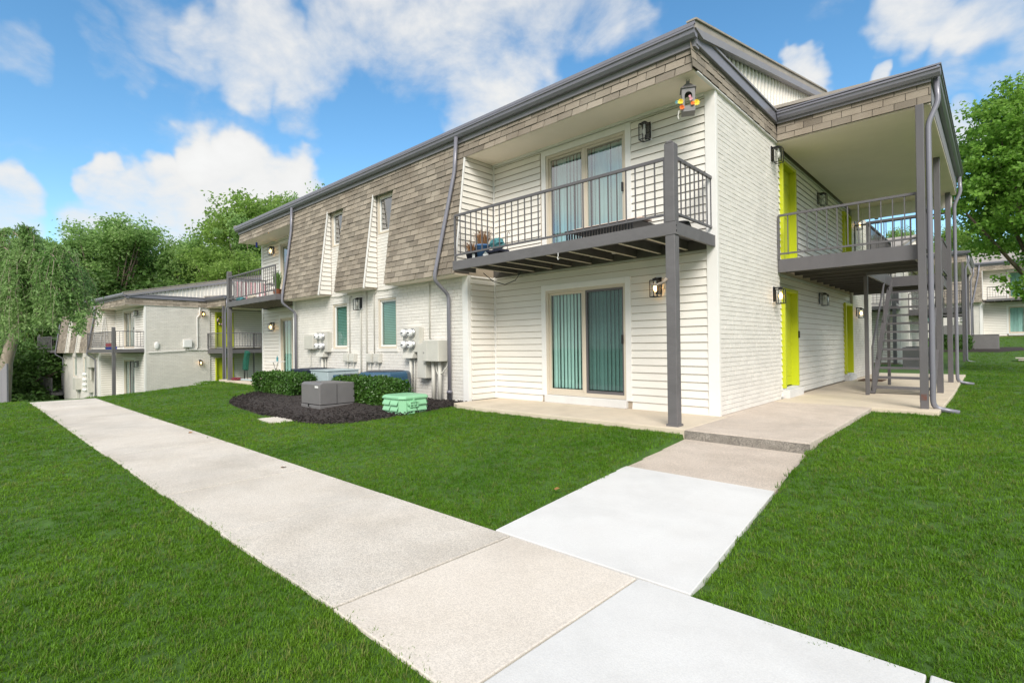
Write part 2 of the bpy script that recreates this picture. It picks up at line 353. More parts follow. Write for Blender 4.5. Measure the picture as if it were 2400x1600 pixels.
def railing(parent, p0, p1, z0, zt, zb, sp=.15, r=.008, ends=True):
    p0, p1 = Vector(p0), Vector(p1); d = p1-p0; n = max(1, round(d.length/sp))
    MB().tube([(p0.x, p0.y, zt), (p1.x, p1.y, zt)], .021, 4).build('top_rail', 'grey_paint', parent)
    MB().tube([(p0.x, p0.y, zb), (p1.x, p1.y, zb)], .016, 4).build('bottom_rail', 'grey_paint', parent)
    me = None
    for i in range(n+1):
        q = p0+d*(i/n); big = ends and i in (0, n)
        if big: MB().tube([(q.x, q.y, z0), (q.x, q.y, zt)], .017, 4).build('rail_post', 'grey_paint', parent); continue
        if me is None:
            o = MB().tube([(0, 0, zb), (0, 0, zt)], r, 4).build('baluster', 'grey_paint', parent); me = o.data
        else:
            o = bpy.data.objects.new('baluster', me); COL.objects.link(o); o.parent = parent
        o.location = (q.x, q.y, 0)
def downspout(parent, pts, w=.04):
    """rounded-corner rectangular pipe through the points"""
    P = [Vector(p) for p in pts]; out = [P[0]]
    for a, b, c in zip(P, P[1:], P[2:]):
        d0 = min(.09, (b-a).length*.4); d1 = min(.09, (c-b).length*.4)
        q0 = b+(a-b).normalized()*d0; q1 = b+(c-b).normalized()*d1
        out += [q0.lerp(b, t).lerp(b.lerp(q1, t), t) for t in (0, .25, .5, .75, 1)]
    out.append(P[-1]); return MB().tube(out, w, 8, flat=.8).build('downspout', 'gutter', parent, smooth=True)
# ------------------------------------------------------------------ ground
def sst(a, b, x): t = min(1, max(0, (x-a)/(b-a))); return t*t*(3-2*t)
XCR = -16.4
def gz(x, y):
    z = -.272+.202*sst(-5.2, -1.7, y)
    if x < XCR: 
        edge = XCR if y < -1.9 else -17.9
        z -= 1.36*sst(0, 5.5, edge-x)+2.2*sst(12, 34, edge-x)
    z += 1.36*sst(24, 46, y)*sst(-24, -8, x) + 3.0*sst(60, 140, y)
    k = -1.5-y
    if -5.3 < y < -1.4 and .14+k*.0637-.02 < x < 1.60+k*.0796+.02: z = min(z, -.25+.033*(y+5.27)-.05)
    return z
def lines(spec):
    out = []
    for a, b, st in spec: out += list(np.arange(a, b-1e-6, st))
    return sorted(set(round(float(v), 3) for v in out))
def make_ground():
    xs = lines([(-420, -60, 30), (-60, -24, 3), (-24, 12, .5), (12, 40, 3), (40, 421, 20)])+list(np.arange(.05, .5, .03))+list(np.arange(1.55, 2, .03))
    ys = lines([(-420, -30, 30), (-30, -10, 4), (-10, 14, .5), (14, 60, 2), (60, 421, 20)])
    xs = sorted(xs); V = [(x, y, gz(x, y)) for y in ys for x in xs]; n = len(xs)
    F = [(j*n+i, j*n+i+1, (j+1)*n+i+1, (j+1)*n+i) for j in range(len(ys)-1) for i in range(n-1)]
    o = npmesh('ground', V, F, 'soil'); tag(o, kind='structure'); o.data.polygons.foreach_set('use_smooth', [True]*len(F))
make_ground()
# paths: each slab is a piece of its own, with an open joint to the next
def slab(parent, poly, z, m, th=.1, bev=.006):
    """polygon of (x,y[,z]) corners"""
    n = len(poly); top = [(p[0], p[1], p[2] if len(p) > 2 else z) for p in poly]
    mb = MB().add([(x, y, zz-th) for x, y, zz in top]+top, [tuple(range(n-1, -1, -1)), tuple(range(n, 2*n))]+[(i, (i+1) % n, (i+1) % n+n, i+n) for i in range(n)])
    return mb.build('slab', m, parent, bevel=bev)
path = MB().add([(-16.3, -6.72, -.33), (6.5, -6.72, -.33), (6.5, -5.24, -.33), (-16.3, -5.24, -.33)], [(0, 1, 2, 3)]).build('path', 'soil'); tag(path, kind='structure')
PX = [-15.9, -13.4, -10.8, -8.2, -5.4, -2.65, -1.14, .55, 1.58, 2.93, 4.6, 6.4]
for i, (a, b) in enumerate(zip(PX, PX[1:])):
    g = .007; dz = random.uniform(-.004, .004)
    slab(path, [(a+g, -6.68+random.uniform(-.015, .015)), (b-g, -6.68+random.uniform(-.015, .015)), (b-g, -5.285), (a+g, -5.285)], -.25+dz, 'concrete_new' if a > 1.5 else ('concrete_tan2' if a > .5 else 'concrete_old'))
slab(path, [(-20.5, -6.9, -1.15), (-15.9, -6.68, -.256), (-15.9, -5.285, -.256), (-20.5, -5.4, -1.15)], 0, 'concrete_old')
rs_ = MB().add([(.142, -1.512, -.14), (1.612, -1.542, -.14), (1.612, -1.542, -.014), (.142, -1.512, -.014), (.142, -1.49, -.14), (1.612, -1.52, -.14), (1.612, -1.52, -.014), (.142, -1.49, -.014)], [(0, 1, 2, 3), (3, 2, 6, 7), (1, 5, 6, 2), (0, 3, 7, 4)]); RISER = rs_
link = MB().add([(.2, -5.2, -.36), (1.7, -5.2, -.36), (1.58, -1.6, -.24), (.2, -1.6, -.24)], [(0, 1, 2, 3)]).build('walkway', 'soil'); tag(link, kind='structure')
slab(link, [(.38, -5.27, -.25), (1.9, -5.27, -.25), (1.70, -3.09, -.185), (.20, -3.09, -.185)], 0, 'concrete_new')
slab(link, [(.20, -3.075, -.19), (1.70, -3.075, -.19), (1.60, -1.50, -.125), (.14, -1.50, -.125)], 0, 'concrete_agg')
patio = MB().box(-4.8, 2.3, -1.2, 13, -.30, -.12).build('patio', 'concrete_tan'); tag(patio, kind='structure')
slab(patio, [(-4.74, -1.30), (-4.5, -1.42), (-3.96, -1.5), (.14, -1.5), (.14, -.01), (-4.74, -.01)], 0, 'concrete_tan', .2, .012)
slab(patio, [(.146, -1.5), (1.61, -1.53), (1.60, .4), (1.585, 2.62), (.146, 2.62)], -.002, 'concrete_agg', .2, .012)
RISER.build('riser', 'concrete_dark', patio)
slab(patio, [(.005, 2.63), (2.47, 2.55), (2.47, 6.6), (.005, 6.6)], -.003, 'concrete_tan', .2, .012)
slab(patio, [(.005, 6.61), (2.47, 6.61), (2.42, 10.6), (2.40, 14.2), (.005, 14.2)], -.002, 'concrete_tan', .2, .012)
slab(patio, [(.14, -.01), (.146, 2.63), (.005, 2.63), (.005, -.01)], -.004, 'concrete_agg', .2, .003)
lp = MB().box(-17.6, -13.2, -1.2, 0, -.5, -.1).build('rear_patio', 'concrete_tan'); lp.name = 'patio'; tag(lp, kind='structure')
slab(lp, [(-17.75, -1.45), (-13.0, -1.45), (-13.0, -.01), (-17.75, -.01)], 0, 'concrete_tan', .55, .012)
# ------------------------------------------------------------------ apartment building
def ym(z): return -1.14+(z-2.62)*.127
BLK = [(-7.40, -4.85), (-9.75, -8.30), (-12.90, -10.65)]      # shingled blocks, low part
LW = [(-8.27, -7.47), (-10.59, -9.79)]                        # ground-floor windows
END = -17.4
def sliding_door(root, x0, x1, z0, z1, inset=.06, kind='pane', slats=True, screen=None, sill=True):
    """casing, frame, two panels, blinds; front plane y=0"""
    d = MB().box(x0-.11, x0, -.03, .06, z0-.02, z1+.11).box(x1, x1+.11, -.03, .06, z0-.02, z1+.11).box(x0, x1, -.031, .06, z1, z1+.108).build('sliding_door', 'trim', root, bevel=.004)
    xm = (x0+x1)/2
    fr = MB().box(x0, x0+.05, -.012, .09, z0, z1).box(x1-.05, x1, -.012, .09, z0, z1).box(x0+.05, x1-.05, -.013, .09, z1-.06, z1).box(x0+.05, x1-.05, -.013, .09, z0, z0+.07).build('frame', 'vinyl_tan', d, bevel=.004)
    MB().box(xm-.035, xm+.035, .0, .055, z0+.07, z1-.06).build('meeting_stile', 'vinyl_tan', d, bevel=.004)
    for a, b, y, sc in ((x0+.05, xm-.035, .05, False), (xm+.035, x1-.05, .03, screen)):
        w = .035
        MB().box(a, a+w, y-.02, y+.02, z0+.07, z1-.06).box(b-w, b, y-.02, y+.02, z0+.07, z1-.06).box(a+w, b-w, y-.021, y+.019, z1-.1, z1-.06).box(a+w, b-w, y-.021, y+.019, z0+.07, z0+.12).build('panel_frame', 'grey_paint' if sc else 'vinyl_tan', d)
        sheet(a+w, b-w, y, z0+.12, z1-.1).build('screen' if sc else 'pane', 'screen_pane' if sc else kind, d)
        if sc: sheet(a+w, b-w, y+.03, z0+.12, z1-.1).build('pane', kind, d)
    if sill: MB().box(x0-.02, x1+.02, -.075, .02, 0.0 if z0 < 1 else z0-.1, z0-.004).build('sill', 'trim' if z0 > 1 else 'concrete_new', d, bevel=.008)
    MB().box(x1-.075, x1-.045, -.05, -.012, z0+.98, z0+1.14).build('handle', 'black_plastic', d, bevel=.004)
    if slats:
        n = max(8, round((x1-x0-.14)/.083)); sp = (x1-x0-.14)/n; me = None
        for i in range(n):
            cx = x0+.07+sp*(i+.5)
            if me is None:
                o = MB().add([(-.044, 0, z0+.13), (0, -.012, z0+.13), (.044, 0, z0+.13), (-.044, 0, z1-.09), (0, -.012, z1-.09), (.044, 0, z1-.09)], [(0, 1, 4, 3), (1, 2, 5, 4)]).build('blind_slat', 'blind', d); me = o.data
            else: o = bpy.data.objects.new('blind_slat', me); COL.objects.link(o); o.parent = d
            o.location = (cx, .14, 0); o.rotation_euler = (0, 0, R(random.uniform(-26, -10)+(random.choice((0, 0, 0, 26)))))
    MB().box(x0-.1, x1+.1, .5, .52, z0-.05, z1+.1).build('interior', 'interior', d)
    return d
def window(root, x0, x1, z0, z1, y, upper=False, detail=True):
    w = MB().box(x0, x0+.05, y-.012, y+.10, z0, z1).box(x1-.05, x1, y-.012, y+.10, z0, z1).box(x0+.05, x1-.05, y-.013, y+.10, z1-.05, z1).box(x0+.05, x1-.05, y-.013, y+.10, z0, z0+.05).build('window', 'vinyl_tan', root, bevel=.004)
    MB().box(x0+.05, x0+.085, y+.02, y+.06, z0+.05, z1-.05).box(x1-.085, x1-.05, y+.02, y+.06, z0+.05, z1-.05).box(x0+.085, x1-.085, y+.019, y+.06, z1-.085, z1-.05).box(x0+.085, x1-.085, y+.019, y+.06, z0+.05, z0+.085).build('sash', 'trim', w)
    sheet(x0+.085, x1-.085, y+.04, z0+.085, z1-.085).build('pane', 'pane_sky' if upper else 'pane', w)
    if not upper:
        MB().box(x0-.06, x1+.06, y-.055, y+.01, z0-.09, z0-.004).build('sill', 'brick', w, bevel=.006)
        n = 26 if detail else 12; me = None; st = (z1-z0-.14)/n
        for i in range(n):
            zz = z0+.07+st*(i+.5)
            if me is None:
                hh = st*.5; o = MB().add([(x0+.09, y+.075, -hh), (x1-.09, y+.075, -hh), (x1-.09, y+.098, hh*.75), (x0+.09, y+.098, hh*.75)], [(0, 1, 2, 3)]).build('blind_slat', 'blind_dark', w); me = o.data
            else: o = bpy.data.objects.new('blind_slat', me); COL.objects.link(o); o.parent = w
            o.location = (0, 0, zz)
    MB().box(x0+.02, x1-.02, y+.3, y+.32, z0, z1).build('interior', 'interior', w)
    return w
def entry_door(root, y0, y1, z0, x=-.05, keypad=False, wreath=False):
    """lime panel door in a lime frame on a wall that faces +x"""
    z1 = z0+2.04
    d = MB().box(x-.10, x-.06, y0+.07, y1-.07, z0+.02, z1-.06).build('door', 'lime', root)
    MB().box(x-.12, x+.075, y0, y0+.075, z0, z1).box(x-.12, x+.075, y1-.075, y1, z0, z1).box(x-.12, x+.074, y0+.075, y1-.075, z1-.07, z1).build('door_frame', 'lime', d, bevel=.006)
    w = y1-y0-.14
    for a, b in ((.10, .46), (.54, .90)):
        for p, q in ((.1, .42), (.48, .80), (.85, .96)):
            MB().box(x-.06, x-.052, y0+.07+w*a, y0+.07+w*b, z0+.02+1.94*p, z0+.02+1.94*q).build('door_panel', 'lime', d, bevel=.004)
    MB().tube([(x-.06, y0+.14, z0+1.0), (x-.01, y0+.14, z0+1.0)], .012, 8).blob((x+.01, y0+.14, z0+1.0), (.026, .026, .026)).build('door_handle', 'metal_pale', d, smooth=True)
    MB().box(x-.05, x+.06, y0+.02, y1+.01, z0-.03, z0-.002).build('threshold', 'concrete_new', d)
    if z0 < 1: MB().box(x-.1, x+.14, y0-.02, y1+.06, -.02, z0-.034).build('door_step', 'concrete_new', d, bevel=.01)
    if keypad: MB().box(x+.075, x+.10, y1-.068, y1-.01, z0+1.02, z0+1.17).build('keypad', 'black_plastic', d, bevel=.006)
    return d
def build_unit(name, detail, root_loc, rz=0):
    root = empty(name, root_loc, rz); q = 1 if detail else 0
    core = MB().box(END+.25, -.45, .75, 13.0, -.4, 5.2).box(-12.7, -5.2, -.40, .75, -.4, 5.2).build('light_block_core', 'interior', root)  # unseen dark box added inside to stop light passing through
    # --- brick front wall with its windows
    def fseg(z):
        if z < 2.60: return minus(-12.95, -5.03, [w for w in LW if 1.06 < z < 2.36])
        return [(-8.30, -7.40), (-10.65, -9.75)]
    wb = panel(MB(), (0, -.742, 0), FRONT, -.5, 5.0, lambda z: fseg(z) if z < 2.6 else minus(-12.95, -5.03, [(-8.28, -7.42), (-10.63, -9.77)] if 3.95 < z < 4.93 else []), .14, (1.07, 2.35, 2.6, 3.95, 4.93)).build('front_wall', 'mortar', root)
    bricks(wb, root, (0, -.742, 0), FRONT, -.35, 3.92, fseg, 130*q)
    for a, b in LW:
        window(root, a, b, 1.09, 2.34, -.72, detail=detail)
    for a, b in ((-8.25, -7.44), (-10.60, -9.79)): window(root, a, b, 3.96, 4.92, -.73, upper=True, detail=detail)
    # --- mansard: sloped blocks, soffits under them, shingles, siding cheeks
    ms = MB()
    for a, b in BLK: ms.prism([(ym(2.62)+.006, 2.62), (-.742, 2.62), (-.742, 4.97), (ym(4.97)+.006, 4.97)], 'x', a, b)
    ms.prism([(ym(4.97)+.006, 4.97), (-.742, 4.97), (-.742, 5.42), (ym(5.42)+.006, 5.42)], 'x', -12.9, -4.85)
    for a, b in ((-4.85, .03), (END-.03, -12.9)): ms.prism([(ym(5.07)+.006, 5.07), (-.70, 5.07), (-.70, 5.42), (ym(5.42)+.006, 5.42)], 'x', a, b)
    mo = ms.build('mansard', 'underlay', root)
    sv = Vector((0, .127, 1)); nrm = sv.length; vdir = sv/nrm; inn = Vector((0, 1, -.127))/nrm
    def sseg(z):
        if z > 5.06: return [(END-.03, .035)]
        if z > 4.94: return [(-12.9, -4.85)]
        return BLK
    mats = []; z = 2.60; row = 0; dh = .1275
    while z < 5.40:
        for a, b in sseg(z+.06):
            u = a-(.31/2 if row % 2 else 0)-random.uniform(0, .03)
            while u < b:
                p, e = max(u, a), min(u+.31, b)
                if e-p > .03: mats.append(frame((p+.004, ym(z)+random.uniform(-.003, .001), z+random.uniform(-.003, .003)), (1, 0, 0), inn, vdir, e-p-.013, .017*random.uniform(.8, 1.3), (dh+.002)*nrm))
                u += .31
        z += dh; row += 1
    pieces(mo, root, 'shingle', LAP, 'shingle', mats, 210*q, 'shingle_field')
    for a, b in BLK: MB().box(a+.004, b-.004, ym(2.62)+.02, -.76, 2.585, 2.618).build('soffit', 'soffit', root)
    for xx, lo in ((-8.30, 2.62), (-10.65, 2.62)):
        ck = MB().prism([(ym(2.60)-.012, 2.60), (-.755, 2.60), (-.755, 4.95), (ym(4.95)-.012, 4.95)], 'x', xx+.001, xx+.012).build('cheek', 'lap_shadow', root)
        laps(ck, root, (xx+.012, 0, 0), SIDE, 2.62, 4.94, lambda z: [(ym(z)+.03, -.77)], 40*q)
        MB().tube([(xx+.02, ym(2.6)-.004, 2.59), (xx+.02, ym(4.95)-.004, 4.95)], .016, 4).build('corner_bead', 'trim', ck)
    # --- balcony bays, right and left
    for side in (0, 1):
        if side == 0: xi, xe, d0, d1, xp, e0 = -4.85, 0.0, -3.40, -1.60, -.085, 0
        else: xi, xe, d0, d1, xp, e0 = END, -12.95, -15.80, -14.0, -17.0, 1
        a, b = (xi, -.14) if side == 0 else (END+.10, -12.97)
        def seg(z, a=a, b=b, d0=d0, d1=d1):
            return minus(a, b, [(d0-.11, d1+.11)] if (z < 2.32 or 2.7 < z < 4.98) else [])
        wl = panel(MB(), (0, .002, 0), FRONT, -.3, 5.2, lambda z: minus(a-.05, b+.05, [(d0-.02, d1+.02)] if (.1 < z < 2.25 or 2.75 < z < 4.9) else []), .16, (.1, 2.25, 2.75, 4.9)).build('bay_wall', 'lap_shadow', root)
        laps(wl, root, (0, .002, 0), FRONT, .0, 2.60, seg, 60*q); laps(wl, root, (0, .002, 0), FRONT, 2.80, 5.02, seg, 60*q)
        sliding_door(root, d0, d1, .15, 2.20, kind='pane', screen=True)
        sliding_door(root, d0+.04, d1+.04, 2.83, 4.87, kind='pane_sky', screen=False)
        if side == 0:
            rw = MB().box(-4.95, -4.852, -.70, .1, -.2, 2.6).prism([(.1, 2.6), (.1, 5.05), (ym(5.05)+.01, 5.05), (ym(2.6)+.01, 2.6)], 'x', -4.95, -4.852).build('return_wall', 'lap_shadow', root)
            laps(rw, root, (-4.852, 0, 0), SIDE, 0, 2.6, lambda z: [(-.70, -.012)], 40*q); laps(rw, root, (-4.852, 0, 0), SIDE, 2.8, 5.05, lambda z: [(ym(z)+.02, -.012)], 40*q)
            MB().box(-5.03, -4.855, -.785, -.70, -.05, 2.6).build('corner_trim', 'trim', root, bevel=.004)
            MB().box(-4.835, -4.80, -.035, -.0, 0, 2.6).box(-4.835, -4.80, -.035, 0, 2.8, 5.04).build('corner_bead', 'trim', root)
            MB().tube([(-4.845, ym(2.8), 2.8), (-4.845, ym(5.05), 5.05)], .014, 4).build('corner_bead', 'trim', root)
            MB().box(-.14, .028, -.03, .05, -.02, 5.06).build('corner_trim', 'trim', root, bevel=.004)
        else:
            MB().box(END-.03, END+.10, -.03, .05, -.02, 5.06).build('corner_trim', 'trim', root, bevel=.004)
            MB().box(-13.05, -12.95, -.70, .1, -.2, 5.05).build('return_wall', 'trim', root)
            MB().box(-13.06, -12.95, -.785, -.70, -.05, 2.6).build('corner_trim', 'trim', root, bevel=.004)
        # soffit over the balcony
        s0, s1 = (-4.84, .02) if side == 0 else (END-.02, -12.95)
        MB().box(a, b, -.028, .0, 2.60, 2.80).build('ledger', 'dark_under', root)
        sf = MB().box(s0, s1, ym(5.07)+.03, .0, 5.045, 5.07).build('soffit', 'soffit', root)
        MB().box(s0+.02, s1-.16 if side == 0 else s1-.02, -.05, -.017, 5.0, 5.044).build('crown_trim', 'trim', sf)
        # deck
        k0, k1 = (-4.62, .0) if side == 0 else (-17.06, -12.9)
        dk = MB().box(k0, k1, -1.39, -1.345, 2.61, 2.785).build('balcony', 'grey_wood', root, bevel=.004)
        MB().box(k0, k0+.04, -1.344, -.8 if side == 0 else -.02, 2.612, 2.783).build('side_beam', 'grey_wood', dk)
        MB().box(k1-.04, k1, -1.344, -.02, 2.612, 2.783).build('side_beam', 'grey_wood', dk, bevel=.003)
        if side == 0:
            for zz in (2.66, 2.73): MB().tube([(.0, -1.365, zz), (.006, -1.365, zz)], .01, 8).build('bolt', 'black_metal', dk)
        for i in range(9):
            y = -1.33+.147*i; MB().box(k0+.002, k1-.002, y, y+.142, 2.764, 2.787).build('deck_board', 'grey_wood', dk)
        n = 10
        for i in range(1, n):
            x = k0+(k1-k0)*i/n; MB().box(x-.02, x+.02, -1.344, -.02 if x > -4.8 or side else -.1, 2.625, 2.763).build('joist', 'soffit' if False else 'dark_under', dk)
            MB().box(x-.021, x+.021, -1.343, -.02, 2.617, 2.625).build('joist_edge', 'vinyl_tan', dk)
        MB().box(xp-.07, xp+.07, -1.388, -1.25, 2.787, 3.86).prism([(xp-.07, 3.86), (xp+.07, 3.86), (xp+.03, 3.895), (xp-.03, 3.895)], 'y', -1.388, -1.25).build('upper_post', 'grey_wood', dk, bevel=.008)
        MB().box(xp-.07, xp+.07, -1.385, -1.25, -.02 if detail or side == 0 else -2.5, 2.609).build('post', 'grey_wood', dk, bevel=.008)
        MB().box(xp-.085, xp+.085, -1.4, -1.235, .0, .03).build('post_base', 'grey_wood', dk)
        if side == 0:
            railing(dk, (-4.57, -1.36, 0), (-.16, -1.36, 0), 2.787, 3.67, 2.90); railing(dk, (-.06, -1.23, 0), (-.06, -.03, 0), 2.787, 3.69, 2.92, ends=False)
            MB().tube([(-4.57, -1.36, 3.6), (-4.57, -1.12, 3.6)], .013, 4).build('rail_bracket', 'grey_paint', dk)
        else:
            railing(dk, (-16.92, -1.36, 0), (-12.95, -1.36, 0), 2.787, 3.67, 2.90); railing(dk, (-17.03, -1.24, 0), (-17.03, -.03, 0), 2.787, 3.67, 2.90, sp=.12)
            if not detail: railing(dk, (-16.92, -1.36, 0), (-12.95, -1.36, 0), 0.0, .95, .12); MB().box(k0, k1, -1.4, -.02, -.18, -.01).build('lower_deck', 'grey_wood', dk)
    # --- right side: brick end walls, breezeway wall with doors
    sw = MB().box(-.12, .008, .02, 3.15, -.4, 5.12).build('side_wall', 'mortar', root); sw2 = MB().box(-.12, .008, 10.32, 13.4, -.4, 5.12).build('side_wall', 'mortar', root)
    bricks(sw, root, (.008, 0, 0), SIDE, -.3, 5.1, lambda z: [(.055, 3.15)], 170*q)
    bricks(sw2, root, (.008, 0, 0), SIDE, -.3, 5.1, lambda z: [(10.32, 13.4)], 0)
    if detail: MB().box(.0, .03, .02, .055, .0, 5.06).build('wall_edge', 'brick', sw)
    D = [(3.42, 4.42), (9.28, 10.26)]
    def bseg(z): return minus(3.16, 10.31, [(y0, y1) for y0, y1 in D] if (z < 2.25 or 2.6 < z < 4.86) else [])
    bw = panel(MB(), (-.055, 0, 0), SIDE, -.3, 5.2, bseg, .1, (0.0, 2.25, 2.6, 4.86)).build('breezeway_wall', 'lap_shadow', root)
    laps(bw, root, (-.055, 0, 0), SIDE, .02, 2.52, bseg, 55*q); laps(bw, root, (-.055, 0, 0), SIDE, 2.80, 5.03, bseg, 55*q)
    for y0, y1 in D:
        entry_door(root, y0, y1, .19, keypad=detail and y0 < 5); entry_door(root, y0, y1, 2.80)
    MB().box(-.01, .03, 10.27, 10.33, 0, 5.05).build('corner_trim', 'trim', root)
    # plain rear and left walls
    MB().box(END, -.12, 13.3, 13.4, -.4, 5.2).box(END-.01, END+.12, .1, 13.3, -4, 5.3).build('rear_wall', 'siding', root)
    # --- roof
    ye, ze, yr, zr = -.95, 5.64, 6.7, 7.32
    rf = MB().prism([(ye, ze), (yr, zr), (2*yr-ye, ze), (2*yr-ye, ze-.09), (yr, zr-.10), (ye, ze-.09)], 'x', END-.12, .13).build('roof', 'roofing', root)
    MB().prism([(-.855, 5.445), (-.855, 5.575), (-.985, 5.575), (-.985, 5.545), (-.965, 5.535), (-.955, 5.49), (-.915, 5.445)], 'x', END-.10, .115).build('gutter', 'gutter', rf)
    MB().box(END-.1, .12, -.99, -.975, 5.575, 5.60).box(END-.12, .128, -.975, -.952, 5.60, 5.635).build('drip_edge', 'gutter', rf)
    MB().prism([(-.84, 5.36), (-.70, 5.36), (-.70, 5.50), (-.853, 5.50)], 'x', END-.06, .07).build('fascia', 'fascia', rf)
    for sgn, x0, x1 in ((1, .03, .135), (-1, END-.125, END-.03)):
        MB().prism([(ye, ze-.095), (yr, zr-.105), (2*yr-ye, ze-.095), (2*yr-ye, ze-.21), (yr, zr-.22), (ye+.25, ze-.15)], 'x', x0, x1).build('rake_board', 'fascia', rf)
        MB().prism([(ye-.03, ze+.004), (yr, zr+.004), (2*yr-ye+.03, ze+.004), (2*yr-ye+.03, ze+.03), (yr, zr+.035), (ye-.03, ze+.03)], 'x', x0-.02 if sgn > 0 else x0-.02, x1+.02).build('shingle_edge', 'roofing', rf)
    gw = MB().prism([(-.62, 5.42), (14, 5.42), (yr, zr-.12)], 'x', -.02, .0).build('gable_wall', 'siding', root); MB().prism([(-.62, 5.42), (14, 5.42), (yr, zr-.12)], 'x', END, END+.02).build('gable_wall', 'siding', root)
    y = .0
    while y < 13.4:
        zt = (ze+(zr-ze)*(1-abs(y-yr)/(yr-ye)))-.17
        if zt > 5.62: MB().prism([(.0, y-.006), (.034, y), (.0, y+.17)], 'z', 5.5, zt).build('gable_batten', 'siding', gw)
        y += .19
    # side fascia and shingle band
    MB().box(.01, .085, -.80, 2.93, 5.40, 5.58).build('side_fascia', 'gutter', root, bevel=.01); MB().box(.0, .11, -.82, 2.90, 5.58, 5.61).build('side_flashing', 'fascia', root)
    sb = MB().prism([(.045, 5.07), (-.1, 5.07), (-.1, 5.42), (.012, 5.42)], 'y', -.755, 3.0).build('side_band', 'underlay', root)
    def band(parent, fr, org, a, b, lim):
        out = []; 
        for i in range(3):
            z = 5.055+.1275*i; u = a-(.155 if i % 2 else 0)
            while u < b:
                p, e = max(u, a), min(u+.31, b)
                if e-p > .02:
                    o = Vector(org)+Vector(fr[0])*(p+.004)+Vector(fr[1])*(i*.0135+random.uniform(-.002, .002)); o.z = z
                    out.append(frame(o, fr[0], fr[1], (Vector((0, 0, 1))+Vector(fr[1])*.1), e-p-.009, .019*random.uniform(.8, 1.3), .129))
                u += .31
        pieces(parent, root, 'shingle', LAP, 'shingle', out, lim*q, 'shingle_field')
    band(sb, SIDE, (.05, 0, 0), -.88, 2.98, 45)
    MB().box(.012, .058, -.72, 2.99, 5.035, 5.052).build('band_soffit', 'trim', root)
    # --- porch over the breezeway
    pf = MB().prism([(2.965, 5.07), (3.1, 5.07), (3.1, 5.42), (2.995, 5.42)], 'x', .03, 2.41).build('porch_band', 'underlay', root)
    band(pf, FRONT, (0, 2.955, 0), .06, 2.42, 30)
    MB().box(2.33, 2.41, 3.101, 10.4, 5.07, 5.42).build('porch_edge', 'fascia', root)
    MB().box(.02, 2.40, 3.0, 10.40, 5.035, 5.066).build('porch_soffit', 'soffit', root)
    pr_ = MB().prism([(.0, 5.72), (2.5, 5.60), (2.5, 5.54), (.0, 5.66)], 'y', 2.84, 10.52).build('porch_roof', 'roofing', root)
    MB().prism([(2.94, 5.43), (2.94, 5.56), (2.81, 5.56), (2.81, 5.53), (2.83, 5.52), (2.84, 5.475), (2.88, 5.43)], 'x', .10, 2.545).build('gutter', 'gutter', pr_)
    MB().prism([(2.415, 5.43), (2.415, 5.56), (2.545, 5.56), (2.545, 5.53), (2.525, 5.52), (2.515, 5.475), (2.475, 5.43)], 'y', 2.945, 10.5).build('gutter', 'gutter', pr_)
    MB().box(.1, 2.56, 2.80, 2.83, 5.575, 5.60).box(2.53, 2.56, 2.83, 10.5, 5.575, 5.60).build('drip_edge', 'gutter', pr_)
    MB().box(.06, 2.42, 2.925, 2.955, 5.385, 5.45).build('fascia', 'fascia', pr_)
    va = MB().box(.03, 2.32, 10.24, 10.30, 4.72, 5.034).build('valance', 'siding', root)
    for i in range(12): MB().box(.10+i*.19, .112+i*.19, 10.228, 10.24, 4.73, 5.03).build('batten', 'trim', va)
    MB().box(.03, 2.32, 10.225, 10.238, 4.68, 4.73).build('valance_edge', 'trim', va)
    # deck, posts, rails
    dk = MB().box(.03, 2.20, 3.0, 3.045, 2.49, 2.745).build('walkway_deck', 'grey_paint', root, bevel=.004)
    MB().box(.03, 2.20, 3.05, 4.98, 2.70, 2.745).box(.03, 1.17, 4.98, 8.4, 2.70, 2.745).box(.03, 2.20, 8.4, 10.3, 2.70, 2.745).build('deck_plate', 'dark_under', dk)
    MB().box(1.165, 2.2, 4.985, 5.03, 2.50, 2.75).box(1.165, 2.2, 8.32, 8.365, 2.50, 2.75).box(1.172, 1.215, 5.032, 8.318, 2.50, 2.748).box(2.155, 2.2, 3.05, 4.98, 2.49, 2.74).box(2.155, 2.2, 8.37, 10.3, 2.49, 2.74).box(.03, 2.2, 10.305, 10.35, 2.49, 2.745).build('edge_beam', 'grey_paint', dk)
    for i in range(11):
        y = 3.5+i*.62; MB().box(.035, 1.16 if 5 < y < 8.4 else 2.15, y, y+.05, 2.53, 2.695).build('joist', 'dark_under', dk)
    for y, x in ((2.92, 2.265), (6.35, 2.255), (10.0, 2.245)):
        MB().box(x-.055, x+.055, y-.055, y+.055, -.01, 5.034).build('porch_post', 'grey_paint', root, bevel=.008)
    if detail: MB().box(2.207, 2.2095, 2.87, 2.97, .1, .24).box(2.225, 2.30, 2.862, 2.8645, .14, .24).build('rust_patch', 'rust', root)
    MB().box(1.12, 1.19, 5.0, 5.07, 0, 2.49).build('deck_post', 'grey_paint', dk, bevel=.006); MB().box(1.10, 1.165, 8.2, 8.265, 0, 2.49).build('deck_post', 'grey_paint', dk, bevel=.006)
    railing(dk, (.05, 3.0, 0), (2.2, 3.0, 0), 2.745, 3.60, 2.85, sp=.17); railing(dk, (1.19, 5.05, 0), (1.19, 8.3, 0), 2.745, 3.6, 2.85)
